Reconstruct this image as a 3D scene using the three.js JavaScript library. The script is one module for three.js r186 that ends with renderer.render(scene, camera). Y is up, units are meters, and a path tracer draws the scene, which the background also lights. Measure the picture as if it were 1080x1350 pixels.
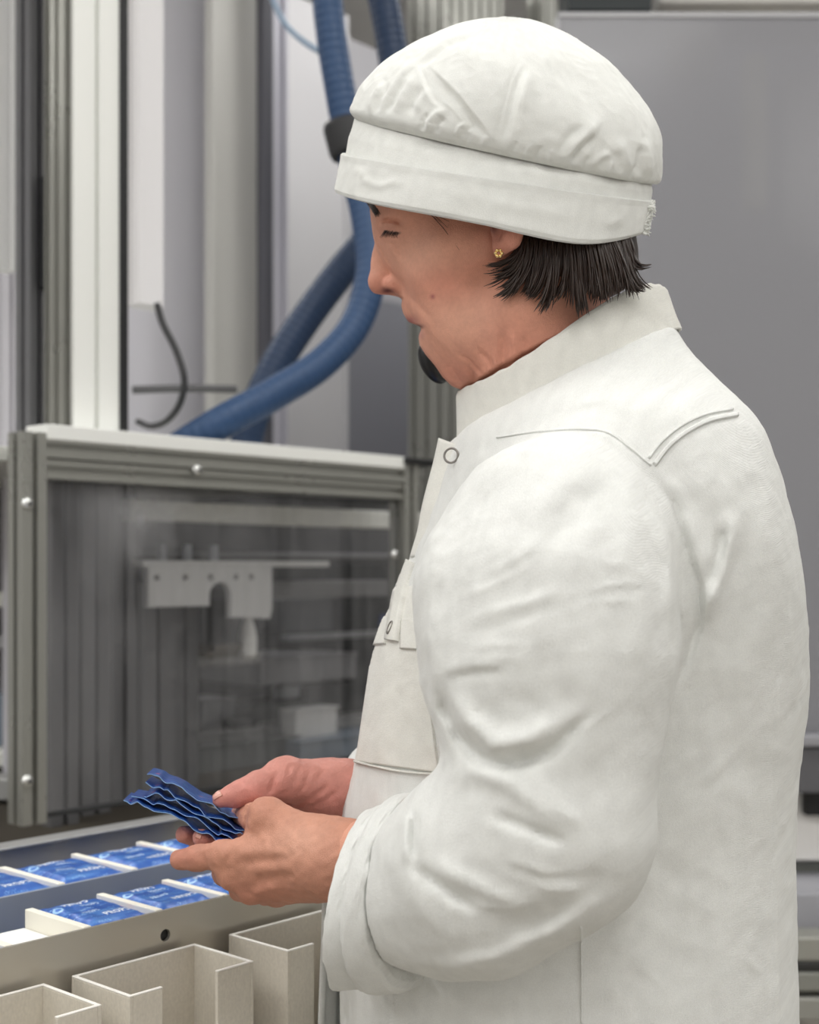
import * as THREE from 'three';
import { mergeGeometries } from 'three/addons/utils/BufferGeometryUtils.js';
import { RoundedBoxGeometry } from 'three/addons/geometries/RoundedBoxGeometry.js';
import { RectAreaLightUniformsLib } from 'three/addons/lights/RectAreaLightUniformsLib.js';
import { createNoise3D } from 'simplex-noise';

// ------------------------------------------------------------------ camera, light, exposure
const EXPOSURE = 0.88;
const FPX = 1765, HORIZON = 750, EYE = 1.22;             // focal length in pixels, horizon row, camera height
const scene = new THREE.Scene();
scene.background = new THREE.Color(0x202022);
const camera = new THREE.PerspectiveCamera(2 * Math.atan(675 / FPX) * 180 / Math.PI, 1080 / 1350, 0.05, 40);
camera.position.set(0, EYE, 0);
camera.lookAt(0, EYE, -1);
camera.setViewOffset(1080, 1350, 0, 675 - HORIZON, 1080, 1350);
camera.focus = 0.93;
camera.userData.fStop = 6.5;
const renderer = new THREE.WebGLRenderer({ antialias: true });
renderer.toneMapping = THREE.LinearToneMapping;
renderer.toneMappingExposure = EXPOSURE;
renderer.shadowMap.enabled = true;
RectAreaLightUniformsLib.init();
// ceiling fixtures: [x, z, strength]; the hall is lit by rows of recessed panels
const LAMP_POWER = 6.2, LAMP_W = 1.2, LAMP_D = 0.6, CEILING = 3.3;
const LAMPS = [[-1.7, 2.2, 1.25], [0.4, 2.2, 1.0], [2.5, 2.2, 0.8], [-1.7, 0.6, 1.3], [0.4, 0.6, 0.9], [2.5, 0.6, 0.8], [-1.6, -1.2, 1.2], [0.5, -1.2, 1.0], [2.6, -1.2, 0.8], [-1.6, -3.2, 1], [0.6, -3.2, 1], [2.6, -3.2, 1], [-3.3, -0.6, 1.8]];

// ------------------------------------------------------------------ helpers
const V = (x, y, z) => new THREE.Vector3(x, y, z);
const clamp = (x, a = 0, b = 1) => Math.min(b, Math.max(a, x));
const lerp = (a, b, t) => a + (b - a) * t;
const smooth = (a, b, x) => { const t = clamp((x - a) / (b - a)); return t * t * (3 - 2 * t); };
let seedState = 12345;
const rnd = () => { seedState = (seedState * 1664525 + 1013904223) >>> 0; return seedState / 4294967296; };
const rr = (a, b) => a + (b - a) * rnd();
const noise3 = createNoise3D(rnd);
const P = (x, y, Z) => V((x - 540) / FPX * Z, EYE - (y - HORIZON) / FPX * Z, -Z);      // a point seen at column x, row y, at depth Z
const pxX = (x, z) => 540 - FPX * x / z, pxY = (y, z) => HORIZON + FPX * (y - EYE) / z;
const used = new Map();
const numbered = (name) => { const n = used.get(name) ?? 0; used.set(name, n + 1); return n ? `${name}_${String(n).padStart(3, '0')}` : name; };
function tag(o, label, category, group, kind) {
  if (label) o.userData.label = label;
  if (category) o.userData.category = category;
  if (group) o.userData.group = group;
  if (kind) o.userData.kind = kind;
  return o;
}
function thing(name, label, category, pos = V(0, 0, 0), turn = 0, group) {
  const o = new THREE.Group(); o.name = numbered(name);
  o.position.copy(pos); o.rotation.y = turn; scene.add(o);
  return tag(o, label, category, group);
}
function mesh(name, geo, mat, parent = scene, label) {
  const g = Array.isArray(geo) ? (geo.length > 1 ? mergeGeometries(geo.map((q) => { const k = q.index ? q.toNonIndexed() : q; for (const n of Object.keys(k.attributes)) if (!['position', 'normal', 'uv'].includes(n)) k.deleteAttribute(n); return k; })) : geo[0]) : geo;
  const m = new THREE.Mesh(g, mat); m.castShadow = m.receiveShadow = true;
  m.name = parent === scene ? numbered(name) : name;
  const siblings = parent.children.filter((c) => c.name === name || c.name.startsWith(name + '_0')).length;
  if (parent !== scene && siblings) m.name = `${name}_${String(siblings).padStart(3, '0')}`;
  parent.add(m);
  if (label) m.userData.label = label;
  return m;
}
function structure(name, geo, mat) { const m = mesh(name, geo, mat); m.userData.kind = 'structure'; return m; }
function uvBox(g) {     // uv in metres by dominant normal
  const p = g.attributes.position, n = g.attributes.normal, uv = new Float32Array(p.count * 2);
  for (let i = 0; i < p.count; i++) {
    const ax = Math.abs(n.getX(i)), ay = Math.abs(n.getY(i)), az = Math.abs(n.getZ(i));
    if (ay > ax && ay > az) { uv[2 * i] = p.getX(i); uv[2 * i + 1] = p.getZ(i); }
    else if (ax > az) { uv[2 * i] = p.getZ(i); uv[2 * i + 1] = p.getY(i); }
    else { uv[2 * i] = p.getX(i); uv[2 * i + 1] = p.getY(i); }
  }
  g.setAttribute('uv', new THREE.BufferAttribute(uv, 2)); return g;
}
function uvSoft(g) {    // continuous uv in metres for shaped cloth and skin
  const p = g.attributes.position, uv = new Float32Array(p.count * 2);
  for (let i = 0; i < p.count; i++) { uv[2 * i] = 0.9 * p.getX(i) + 0.55 * p.getZ(i); uv[2 * i + 1] = p.getY(i) + 0.35 * p.getZ(i); }
  g.setAttribute('uv', new THREE.BufferAttribute(uv, 2)); return g;
}
function outward(g) {   // turn the triangles so that the shell faces outwards
  const p = g.attributes.position, n = g.index.array, c = V(0, 0, 0), a = V(0, 0, 0), b = V(0, 0, 0), d = V(0, 0, 0); let vol = 0;
  for (let i = 0; i < p.count; i++) c.add(a.fromBufferAttribute(p, i)); c.divideScalar(p.count);
  for (let i = 0; i < n.length; i += 3) vol += a.fromBufferAttribute(p, n[i]).sub(c).dot(b.fromBufferAttribute(p, n[i + 1]).sub(c).cross(d.fromBufferAttribute(p, n[i + 2]).sub(c)));
  if (vol < 0) { for (let i = 0; i < n.length; i += 3) { const t = n[i]; n[i] = n[i + 1]; n[i + 1] = t; } const q = g.attributes.normal; for (let i = 0; i < q.count; i++) q.setXYZ(i, -q.getX(i), -q.getY(i), -q.getZ(i)); }
  return g;
}
function box(x0, x1, y0, y1, z0, z1, r = 0.0015) {
  const w = x1 - x0, h = y1 - y0, d = z1 - z0;
  const g = r > 0 ? new RoundedBoxGeometry(w, h, d, 2, Math.min(r, w / 2.01, h / 2.01, d / 2.01)) : new THREE.BoxGeometry(w, h, d);
  g.translate((x0 + x1) / 2, (y0 + y1) / 2, (z0 + z1) / 2);
  return uvBox(g);
}
function tube(points, r, seg = 40, rad = 10, closed = false) {
  return new THREE.TubeGeometry(new THREE.CatmullRomCurve3(points, closed), seg, r, rad, closed);
}
function taperTube(pts, radii, rad = 6) {        // swept tube with a radius at each point, ends closed to a point
  const n = pts.length, pos = [], idx = [], up = V(0, 0, 0), t = V(0, 0, 0), a = V(0, 0, 0), b = V(0, 0, 0);
  for (let i = 0; i < n; i++) {
    t.copy(pts[Math.min(n - 1, i + 1)]).sub(pts[Math.max(0, i - 1)]).normalize();
    if (i === 0) up.set(0.31, 0.22, 0.93);
    a.crossVectors(t, up).normalize(); b.crossVectors(a, t).normalize(); up.copy(b);
    for (let k = 0; k < rad; k++) {
      const q = k / rad * 2 * Math.PI, c = Math.cos(q) * radii[i], s = Math.sin(q) * radii[i];
      pos.push(pts[i].x + a.x * c + b.x * s, pts[i].y + a.y * c + b.y * s, pts[i].z + a.z * c + b.z * s);
    }
  }
  for (let i = 0; i + 1 < n; i++) for (let k = 0; k < rad; k++) {
    const k2 = (k + 1) % rad, p = i * rad + k, q = i * rad + k2, r = p + rad, s = q + rad;
    idx.push(p, q, r, q, s, r);
  }
  const g = new THREE.BufferGeometry();
  g.setAttribute('position', new THREE.Float32BufferAttribute(pos, 3)); g.setIndex(idx); g.computeVertexNormals();
  return g;
}
function grid(nu, nv, fn, closeU = false) {       // surface from fn(u, v) -> Vector3, u and v in 0..1
  const pos = [], uv = [], idx = [], U = nu + 1;
  for (let j = 0; j <= nv; j++) for (let i = 0; i <= nu; i++) { const p = fn(i / nu, j / nv); pos.push(p.x, p.y, p.z); uv.push(i / nu, j / nv); }
  for (let j = 0; j < nv; j++) for (let i = 0; i < nu; i++) { const a = j * U + i, b = a + 1, c = a + U, d = c + 1; idx.push(a, b, c, b, d, c); }
  const g = new THREE.BufferGeometry();
  g.setAttribute('position', new THREE.Float32BufferAttribute(pos, 3)); g.setAttribute('uv', new THREE.Float32BufferAttribute(uv, 2)); g.setIndex(idx); g.computeVertexNormals();
  if (closeU) {
    const n = g.attributes.normal;
    for (let j = 0; j <= nv; j++) { const a = j * U, b = a + nu, q = V(n.getX(a) + n.getX(b), n.getY(a) + n.getY(b), n.getZ(a) + n.getZ(b)).normalize(); n.setXYZ(a, q.x, q.y, q.z); n.setXYZ(b, q.x, q.y, q.z); }
  }
  return g;
}
// a thin sheet with thickness: fn(u, v) gives {p, n}; outer face at +t along n
function sheet(nu, nv, fn, t) {
  const W = nu + 1, N = W * (nv + 1), pos = new Float32Array(N * 6), idx = [], uv = new Float32Array(N * 4);
  for (let j = 0; j <= nv; j++) for (let i = 0; i <= nu; i++) {
    const { p, n } = fn(i / nu, j / nv), k = j * W + i;
    pos.set([p.x + n.x * t, p.y + n.y * t, p.z + n.z * t], 3 * k); pos.set([p.x - n.x * 0.0012, p.y - n.y * 0.0012, p.z - n.z * 0.0012], 3 * (N + k));
    uv.set([p.x, p.y], 2 * k); uv.set([p.x, p.y], 2 * (N + k));
  }
  for (let j = 0; j < nv; j++) for (let i = 0; i < nu; i++) { const a = j * W + i, b = a + 1, c = a + W, d = c + 1; idx.push(a, b, c, b, d, c, N + a, N + c, N + b, N + b, N + c, N + d); }
  const wall = (a, b) => idx.push(a, N + a, b, b, N + a, N + b);
  for (let i = 0; i < nu; i++) { wall(i, i + 1); wall(nv * W + i + 1, nv * W + i); }
  for (let j = 0; j < nv; j++) { wall((j + 1) * W, j * W); wall(j * W + nu, (j + 1) * W + nu); }
  const g = new THREE.BufferGeometry();
  g.setAttribute('position', new THREE.BufferAttribute(pos, 3)); g.setAttribute('uv', new THREE.BufferAttribute(uv, 2)); g.setIndex(idx); g.computeVertexNormals();
  return g;
}
function canvasTexture(w, h, draw, srgb = true) {
  const c = document.createElement('canvas'); c.width = w; c.height = h; draw(c.getContext('2d'), w, h);
  const t = new THREE.CanvasTexture(c); t.wrapS = t.wrapT = THREE.RepeatWrapping; t.magFilter = THREE.LinearFilter;
  if (srgb) t.colorSpace = THREE.SRGBColorSpace;
  return t;
}
function dataTexture(w, h, fn, srgb = false, repeat) {
  const d = new Uint8Array(w * h * 4);
  for (let y = 0; y < h; y++) for (let x = 0; x < w; x++) { const c = fn(x / w, y / h, x, y); const k = 4 * (y * w + x); for (let i = 0; i < 3; i++) d[k + i] = clamp(Array.isArray(c) ? c[i] : c) * 255; d[k + 3] = 255; }
  const t = new THREE.DataTexture(d, w, h); t.wrapS = t.wrapT = THREE.RepeatWrapping; t.magFilter = THREE.LinearFilter; t.minFilter = THREE.LinearMipmapLinearFilter; t.generateMipmaps = true;
  if (srgb) t.colorSpace = THREE.SRGBColorSpace;
  if (repeat) t.repeat.set(repeat[0], repeat[1]);
  t.needsUpdate = true; return t;
}
// noise that tiles over the unit square
const tiled = (u, v, f, k = 0) => { const a = u * 2 * Math.PI, b = v * 2 * Math.PI, r = f / (2 * Math.PI); return (noise3(Math.cos(a) * r + k, Math.sin(a) * r, Math.cos(b) * r + 7) + noise3(Math.sin(b) * r + k, Math.cos(a) * r + 3, Math.sin(a) * r)) * 0.5; };

// ------------------------------------------------------------------ implicit surfaces
const smin = (a, b, k) => { const h = k - Math.abs(a - b); return h > 0 ? Math.min(a, b) - h * h / (4 * k) : Math.min(a, b); };
function capsule(a, b, ra, rb) {
  const dx = b.x - a.x, dy = b.y - a.y, dz = b.z - a.z, L = 1 / (dx * dx + dy * dy + dz * dz + 1e-12);
  return (x, y, z) => {
    const px = x - a.x, py = y - a.y, pz = z - a.z, t = clamp((px * dx + py * dy + pz * dz) * L);
    return Math.hypot(px - dx * t, py - dy * t, pz - dz * t) - (ra + (rb - ra) * t);
  };
}
function ellipsoid(c, ax, bx, cx, ra, rb, rc) {      // axes ax, bx, cx are unit vectors
  return (x, y, z) => {
    const px = x - c.x, py = y - c.y, pz = z - c.z;
    const u = (px * ax.x + py * ax.y + pz * ax.z) / ra, v = (px * bx.x + py * bx.y + pz * bx.z) / rb, w = (px * cx.x + py * cx.y + pz * cx.z) / rc;
    const k = Math.hypot(u, v, w), k1 = Math.hypot(u / ra, v / rb, w / rc);
    return k1 < 1e-9 ? -Math.min(ra, rb, rc) : k * (k - 1) / k1;
  };
}
const chain = (list) => { const f = []; for (let i = 0; i + 1 < list.length; i++) { const a = list[i], b = list[i + 1]; f.push(capsule(P(a[0], a[1], a[2]), P(b[0], b[1], b[2]), a[3] / FPX * a[2], b[3] / FPX * b[2])); } return f; };
const union = (fs, k) => (x, y, z) => { let d = fs[0](x, y, z); for (let i = 1; i < fs.length; i++) d = smin(d, fs[i](x, y, z), k); return d; };
// mesh of f = 0 (negative inside) by surface nets; fine nodes are evaluated only near the surface
function meshField(f, lo, hi, h, reach = 1.7, C = 4) {
  const n = [0, 1, 2].map((i) => Math.ceil((hi.getComponent(i) - lo.getComponent(i)) / h / C) * C + 1), [nx, ny, nz] = n;
  const val = new Float32Array(nx * ny * nz).fill(NaN), at = (i, j, k) => (k * ny + j) * nx + i;
  const cx = (nx - 1) / C + 1, cy = (ny - 1) / C + 1, cz = (nz - 1) / C + 1, co = new Float32Array(cx * cy * cz);
  for (let k = 0; k < cz; k++) for (let j = 0; j < cy; j++) for (let i = 0; i < cx; i++) co[(k * cy + j) * cx + i] = f(lo.x + i * C * h, lo.y + j * C * h, lo.z + k * C * h);
  const R = reach * C * h;
  for (let k = 0; k + 1 < cz; k++) for (let j = 0; j + 1 < cy; j++) for (let i = 0; i + 1 < cx; i++) {
    let m = 1e9, pos = false, neg = false, sum = 0;
    for (let q = 0; q < 8; q++) { const v = co[((k + (q >> 2)) * cy + j + ((q >> 1) & 1)) * cx + i + (q & 1)]; m = Math.min(m, Math.abs(v)); sum += v; if (v < 0) neg = true; else pos = true; }
    const near = m < R || (pos && neg);
    for (let c = 0; c <= C; c++) for (let b = 0; b <= C; b++) for (let a = 0; a <= C; a++) {
      const I = i * C + a, J = j * C + b, K = k * C + c, w = at(I, J, K);
      if (near) { if (!(Math.abs(val[w]) < 9)) val[w] = f(lo.x + I * h, lo.y + J * h, lo.z + K * h); }
      else if (Number.isNaN(val[w])) val[w] = sum < 0 ? -10 : 10;
    }
  }
  const id = new Int32Array(nx * ny * nz).fill(-1), pos = [], idx = [];
  for (let k = 0; k + 1 < nz; k++) for (let j = 0; j + 1 < ny; j++) for (let i = 0; i + 1 < nx; i++) {
    const w = at(i, j, k); let mask = 0;
    const c = [val[w], val[w + 1], val[w + nx], val[w + nx + 1], val[w + nx * ny], val[w + nx * ny + 1], val[w + nx * ny + nx], val[w + nx * ny + nx + 1]];
    for (let q = 0; q < 8; q++) if (c[q] < 0) mask |= 1 << q;
    if (mask === 0 || mask === 255) continue;
    let X = 0, Y = 0, Z = 0, m = 0;
    for (let a = 0; a < 8; a++) for (let e = 1; e < 8; e <<= 1) {
      const b = a | e; if (b === a || (c[a] < 0) === (c[b] < 0)) continue;
      const t = clamp(c[a] / (c[a] - c[b]), 0.02, 0.98);
      X += (a & 1) + (e === 1 ? t : 0); Y += ((a >> 1) & 1) + (e === 2 ? t : 0); Z += (a >> 2) + (e === 4 ? t : 0); m++;
    }
    id[w] = pos.length / 3; pos.push(lo.x + (i + X / m) * h, lo.y + (j + Y / m) * h, lo.z + (k + Z / m) * h);
  }
  const quad = (a, b, c, d, flip) => { if (a < 0 || b < 0 || c < 0 || d < 0) return; if (flip) idx.push(a, c, b, a, d, c); else idx.push(a, b, c, a, c, d); };
  for (let k = 1; k + 1 < nz; k++) for (let j = 1; j + 1 < ny; j++) for (let i = 1; i + 1 < nx; i++) {
    const w = at(i, j, k), s = val[w] < 0;
    if (s !== (val[w + 1] < 0)) quad(id[w], id[w - nx], id[w - nx - nx * ny], id[w - nx * ny], s);
    if (s !== (val[w + nx] < 0)) quad(id[w], id[w - nx * ny], id[w - 1 - nx * ny], id[w - 1], s);
    if (s !== (val[w + nx * ny] < 0)) quad(id[w], id[w - 1], id[w - 1 - nx], id[w - nx], s);
  }
  const g = new THREE.BufferGeometry();
  g.setAttribute('position', new THREE.Float32BufferAttribute(pos, 3)); g.setIndex(idx); g.computeVertexNormals();
  // check the winding on the first triangles and turn it if normals point inwards
  const nn = g.attributes.normal; let vote = 0;
  for (let q = 0; q < pos.length / 3; q += 97) { const x = pos[3 * q], y = pos[3 * q + 1], z = pos[3 * q + 2], e = h; vote += f(x + nn.getX(q) * e, y + nn.getY(q) * e, z + nn.getZ(q) * e) - f(x - nn.getX(q) * e, y - nn.getY(q) * e, z - nn.getZ(q) * e) > 0 ? 1 : -1; }
  if (vote < 0) { for (let q = 0; q < idx.length; q += 3) { const t = idx[q]; idx[q] = idx[q + 1]; idx[q + 1] = t; } g.setIndex(idx); g.computeVertexNormals(); }
  return uvSoft(g);
}
// depth at which the ray through column x, row y first meets f = 0
function depthOn(f, x, y, Z0, Z1) {
  const kx = (x - 540) / FPX, ky = (y - HORIZON) / FPX, g = (Z) => f(kx * Z, EYE - ky * Z, -Z);
  let a = Z0;
  for (let Z = Z0; Z < Z1; Z += 0.003) { if (g(Z) < 0) { let lo = a, hi = Z; for (let i = 0; i < 20; i++) { const m = (lo + hi) / 2; if (g(m) < 0) hi = m; else lo = m; } return hi; } a = Z; }
  return null;
}
const gradient = (f, p, e = 0.002) => V(f(p.x + e, p.y, p.z) - f(p.x - e, p.y, p.z), f(p.x, p.y + e, p.z) - f(p.x, p.y - e, p.z), f(p.x, p.y, p.z + e) - f(p.x, p.y, p.z - e)).normalize();
// folds in cloth: each one a line along the cloth with a width and a height
function folds(list) {
  const F = list.map(([type, amp, width, ...pts]) => {
    const q = []; for (let i = 0; i < pts.length; i += 2) q.push([pts[i], pts[i + 1]]);
    const len = [0]; for (let i = 1; i < q.length; i++) len.push(len[i - 1] + Math.hypot(q[i][0] - q[i - 1][0], q[i][1] - q[i - 1][1]));
    const R = width * (type === 'step' ? 4.5 : 2.4), xs = q.map((p) => p[0]), ys = q.map((p) => p[1]);
    return { type, amp, width, q, len, R, x0: Math.min(...xs) - R, x1: Math.max(...xs) + R, y0: Math.min(...ys) - R, y1: Math.max(...ys) + R };
  });
  return (x, y) => {
    let out = 0;
    for (const s of F) {
      if (x < s.x0 || x > s.x1 || y < s.y0 || y > s.y1) continue;
      let best = 1e9, side = 1, along = 0;
      for (let i = 0; i + 1 < s.q.length; i++) {
        const [ax, ay] = s.q[i], bx = s.q[i + 1][0] - ax, by = s.q[i + 1][1] - ay, L = bx * bx + by * by;
        const t = clamp(((x - ax) * bx + (y - ay) * by) / L), ex = x - ax - bx * t, ey = y - ay - by * t, d = ex * ex + ey * ey;
        if (d < best) { best = d; side = bx * ey - by * ex > 0 ? 1 : -1; along = s.len[i] + t * Math.sqrt(L); }
      }
      const d = Math.sqrt(best), T = along / s.len[s.len.length - 1];
      const taper = s.type === 'line' ? 1 : smooth(-0.02, 0.3, T) * smooth(1.02, 0.7, T);
      if (s.type === 'step') { const m = smooth(-3.5, 3.5, side * d); out += s.amp * taper * lerp(-0.3 * Math.exp(-d / s.width * 2), Math.exp(-d / s.width) * smooth(s.R, s.R * 0.6, d), m); }
      else out += s.amp * taper * Math.exp(-(d / s.width) * (d / s.width));
    }
    return out;
  };
}

// ------------------------------------------------------------------ materials
const std = (color, roughness = 0.6, metalness = 0, extra = {}) => new THREE.MeshStandardMaterial({ color, roughness, metalness, ...extra });
const brushed = dataTexture(256, 256, (u, v, x, y) => 0.5 + 0.25 * tiled(u * 0.02, v, 40) + 0.25 * tiled(u, v, 5, 3));
const cloudy = dataTexture(256, 256, (u, v) => 0.72 + 0.16 * tiled(u, v, 4) + 0.1 * tiled(u, v, 13, 5) + 0.05 * tiled(u, v, 40, 9));
const alu = new THREE.MeshStandardMaterial({ color: 0x9b9b95, roughness: 0.45, metalness: 0.55, roughnessMap: cloudy });
const aluPale = new THREE.MeshStandardMaterial({ color: 0xe4e5df, roughness: 0.5, metalness: 0.15, roughnessMap: cloudy });
const whiteAlu = new THREE.MeshStandardMaterial({ color: 0xf4f5f1, roughness: 0.55, metalness: 0.05 });
const aluDark = new THREE.MeshStandardMaterial({ color: 0x77777a, roughness: 0.5, metalness: 0.5, roughnessMap: cloudy });
const steel = new THREE.MeshStandardMaterial({ color: 0xc6c1b6, roughness: 0.45, metalness: 0.6, roughnessMap: cloudy, bumpMap: brushed, bumpScale: 0.00015 });
const blackPlastic = std(0x17181a, 0.45);
const darkMetal = std(0x3a3b3d, 0.5, 0.4);
const greyPaint = std(0x8d8d92, 0.55);
const lilacPaint = std(0xbcbac0, 0.6);
const whitePaint = std(0xe6e6e6, 0.6);
const screwSteel = std(0xdfe0de, 0.25, 0.8);

// ------------------------------------------------------------------ the hall
{
  const wallTone = dataTexture(128, 128, (u, v) => { const t = 0.9 + 0.05 * tiled(u, v, 5); return [t, t, t]; }, true);
  const wallMat = new THREE.MeshStandardMaterial({ color: 0xf2f2f2, roughness: 0.85, map: wallTone });
  const floorTone = dataTexture(256, 256, (u, v) => { const t = 0.8 + 0.12 * tiled(u, v, 6) + 0.06 * tiled(u, v, 31, 4); return [t, t * 0.97, t * 0.92]; }, true);
  const floorMat = new THREE.MeshStandardMaterial({ color: 0xc4c2bf, roughness: 0.5, map: floorTone });
  const X0 = -4.2, X1 = 4.6, Z0 = -6, Z1 = 3.2, T = 0.15;
  structure('floor', box(X0 - T, X1 + T, -T, 0, Z0 - T, Z1 + T, 0), floorMat);
  structure('ceiling', box(X0 - T, X1 + T, CEILING, CEILING + T, Z0 - T, Z1 + T, 0), wallMat);
  structure('wall_left', box(X0 - T, X0, 0, CEILING, Z0, Z1, 0), wallMat);
  structure('wall_right', box(X1, X1 + T, 0, CEILING, Z0, Z1, 0), wallMat);
  structure('wall_back', box(X0, X1, 0, CEILING, Z0 - T, Z0, 0), wallMat);
  structure('wall_front', box(X0, X1, 0, CEILING, Z1, Z1 + T, 0), wallMat);
  const glow = new THREE.MeshStandardMaterial({ color: 0xffffff, emissive: 0xfffdf8, emissiveIntensity: 3.0, roughness: 0.6 });
  const where = ['far behind the camera at left', 'far behind the camera in the middle', 'far behind the camera at right', 'just behind the camera at left', 'just behind the camera in the middle', 'just behind the camera at right', 'left of the operator', 'right above the operator', 'right of the operator', 'over the far left of the line', 'over the far middle of the line', 'over the far right of the line', 'by the left wall'];
  for (const [k, [x, z, f]] of LAMPS.entries()) {
    const t = thing('ceiling_lamp', 'flat white rectangular ceiling lamp ' + where[k], 'lamp', V(x, CEILING - 0.06, z), 0, 'ceiling lamps of the hall');
    mesh('frame', [box(-LAMP_W / 2 - 0.02, LAMP_W / 2 + 0.02, 0, 0.06, -LAMP_D / 2 - 0.02, -LAMP_D / 2), box(-LAMP_W / 2 - 0.02, LAMP_W / 2 + 0.02, 0, 0.06, LAMP_D / 2, LAMP_D / 2 + 0.02), box(-LAMP_W / 2 - 0.02, -LAMP_W / 2, 0, 0.06, -LAMP_D / 2, LAMP_D / 2), box(LAMP_W / 2, LAMP_W / 2 + 0.02, 0, 0.06, -LAMP_D / 2, LAMP_D / 2)], whitePaint, t);
    mesh('diffuser', box(-LAMP_W / 2, LAMP_W / 2, 0.012, 0.03, -LAMP_D / 2, LAMP_D / 2, 0), glow, t);
    const l = new THREE.RectAreaLight(0xfffefc, LAMP_POWER * f, LAMP_W, LAMP_D);
    l.position.set(x, CEILING - 0.06, z); l.lookAt(x, 0, z); scene.add(l);
  }
}

// ------------------------------------------------------------------ the packing line's own axes: x along the line, z towards the operator
const TURN = Math.atan2(0.743, 0.669), CT = Math.cos(TURN), ST = Math.sin(TURN);
const W2 = (lx, y, lz) => V(CT * lx + ST * lz, y, -ST * lx + CT * lz);          // line axes -> world
// where the ray through column x, row y meets the upright plane z = lz of the line: [x, y]
const onPlane = (x, y, lz) => { const k = (x - 540) / FPX, Z = lz / (ST * k - CT); return [Z * (CT * k + ST), EYE - (y - HORIZON) / FPX * Z, Z]; };
const lineThing = (name, label, category, lx, y, lz, group) => thing(name, label, category, W2(lx, y, lz), TURN, group);
// slotted aluminium extrusion w x d, of length len along y, slots on all four sides
function extrusion(w, d, len, pitch = 0.04) {
  const s = new THREE.Shape(), slot = 0.0042, deep = 0.009, nw = Math.max(1, Math.round(w / pitch)), nd = Math.max(1, Math.round(d / pitch));
  const pts = [], edge = (x0, y0, x1, y1, n) => {
    const L = Math.hypot(x1 - x0, y1 - y0), ux = (x1 - x0) / L, uy = (y1 - y0) / L, nx = -uy, ny = ux;
    pts.push([x0, y0]);
    for (let i = 0; i < n; i++) { const c = (i + 0.5) / n * L; for (const [a, b] of [[c - slot, 0], [c - slot, deep], [c + slot, deep], [c + slot, 0]]) pts.push([x0 + ux * a + nx * b, y0 + uy * a + ny * b]); }
  };
  const a = w / 2, b = d / 2;
  edge(-a, -b, a, -b, nw); edge(a, -b, a, b, nd); edge(a, b, -a, b, nw); edge(-a, b, -a, -b, nd);
  pts.forEach(([x, y], i) => i ? s.lineTo(x, y) : s.moveTo(x, y));
  const g = new THREE.ExtrudeGeometry(s, { depth: len, bevelEnabled: false, steps: 1 });
  g.rotateX(-Math.PI / 2);                                                         // along +y
  return uvBox(g);
}
const along = (g) => { g.rotateZ(-Math.PI / 2); return g; };                       // +y -> +x

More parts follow.
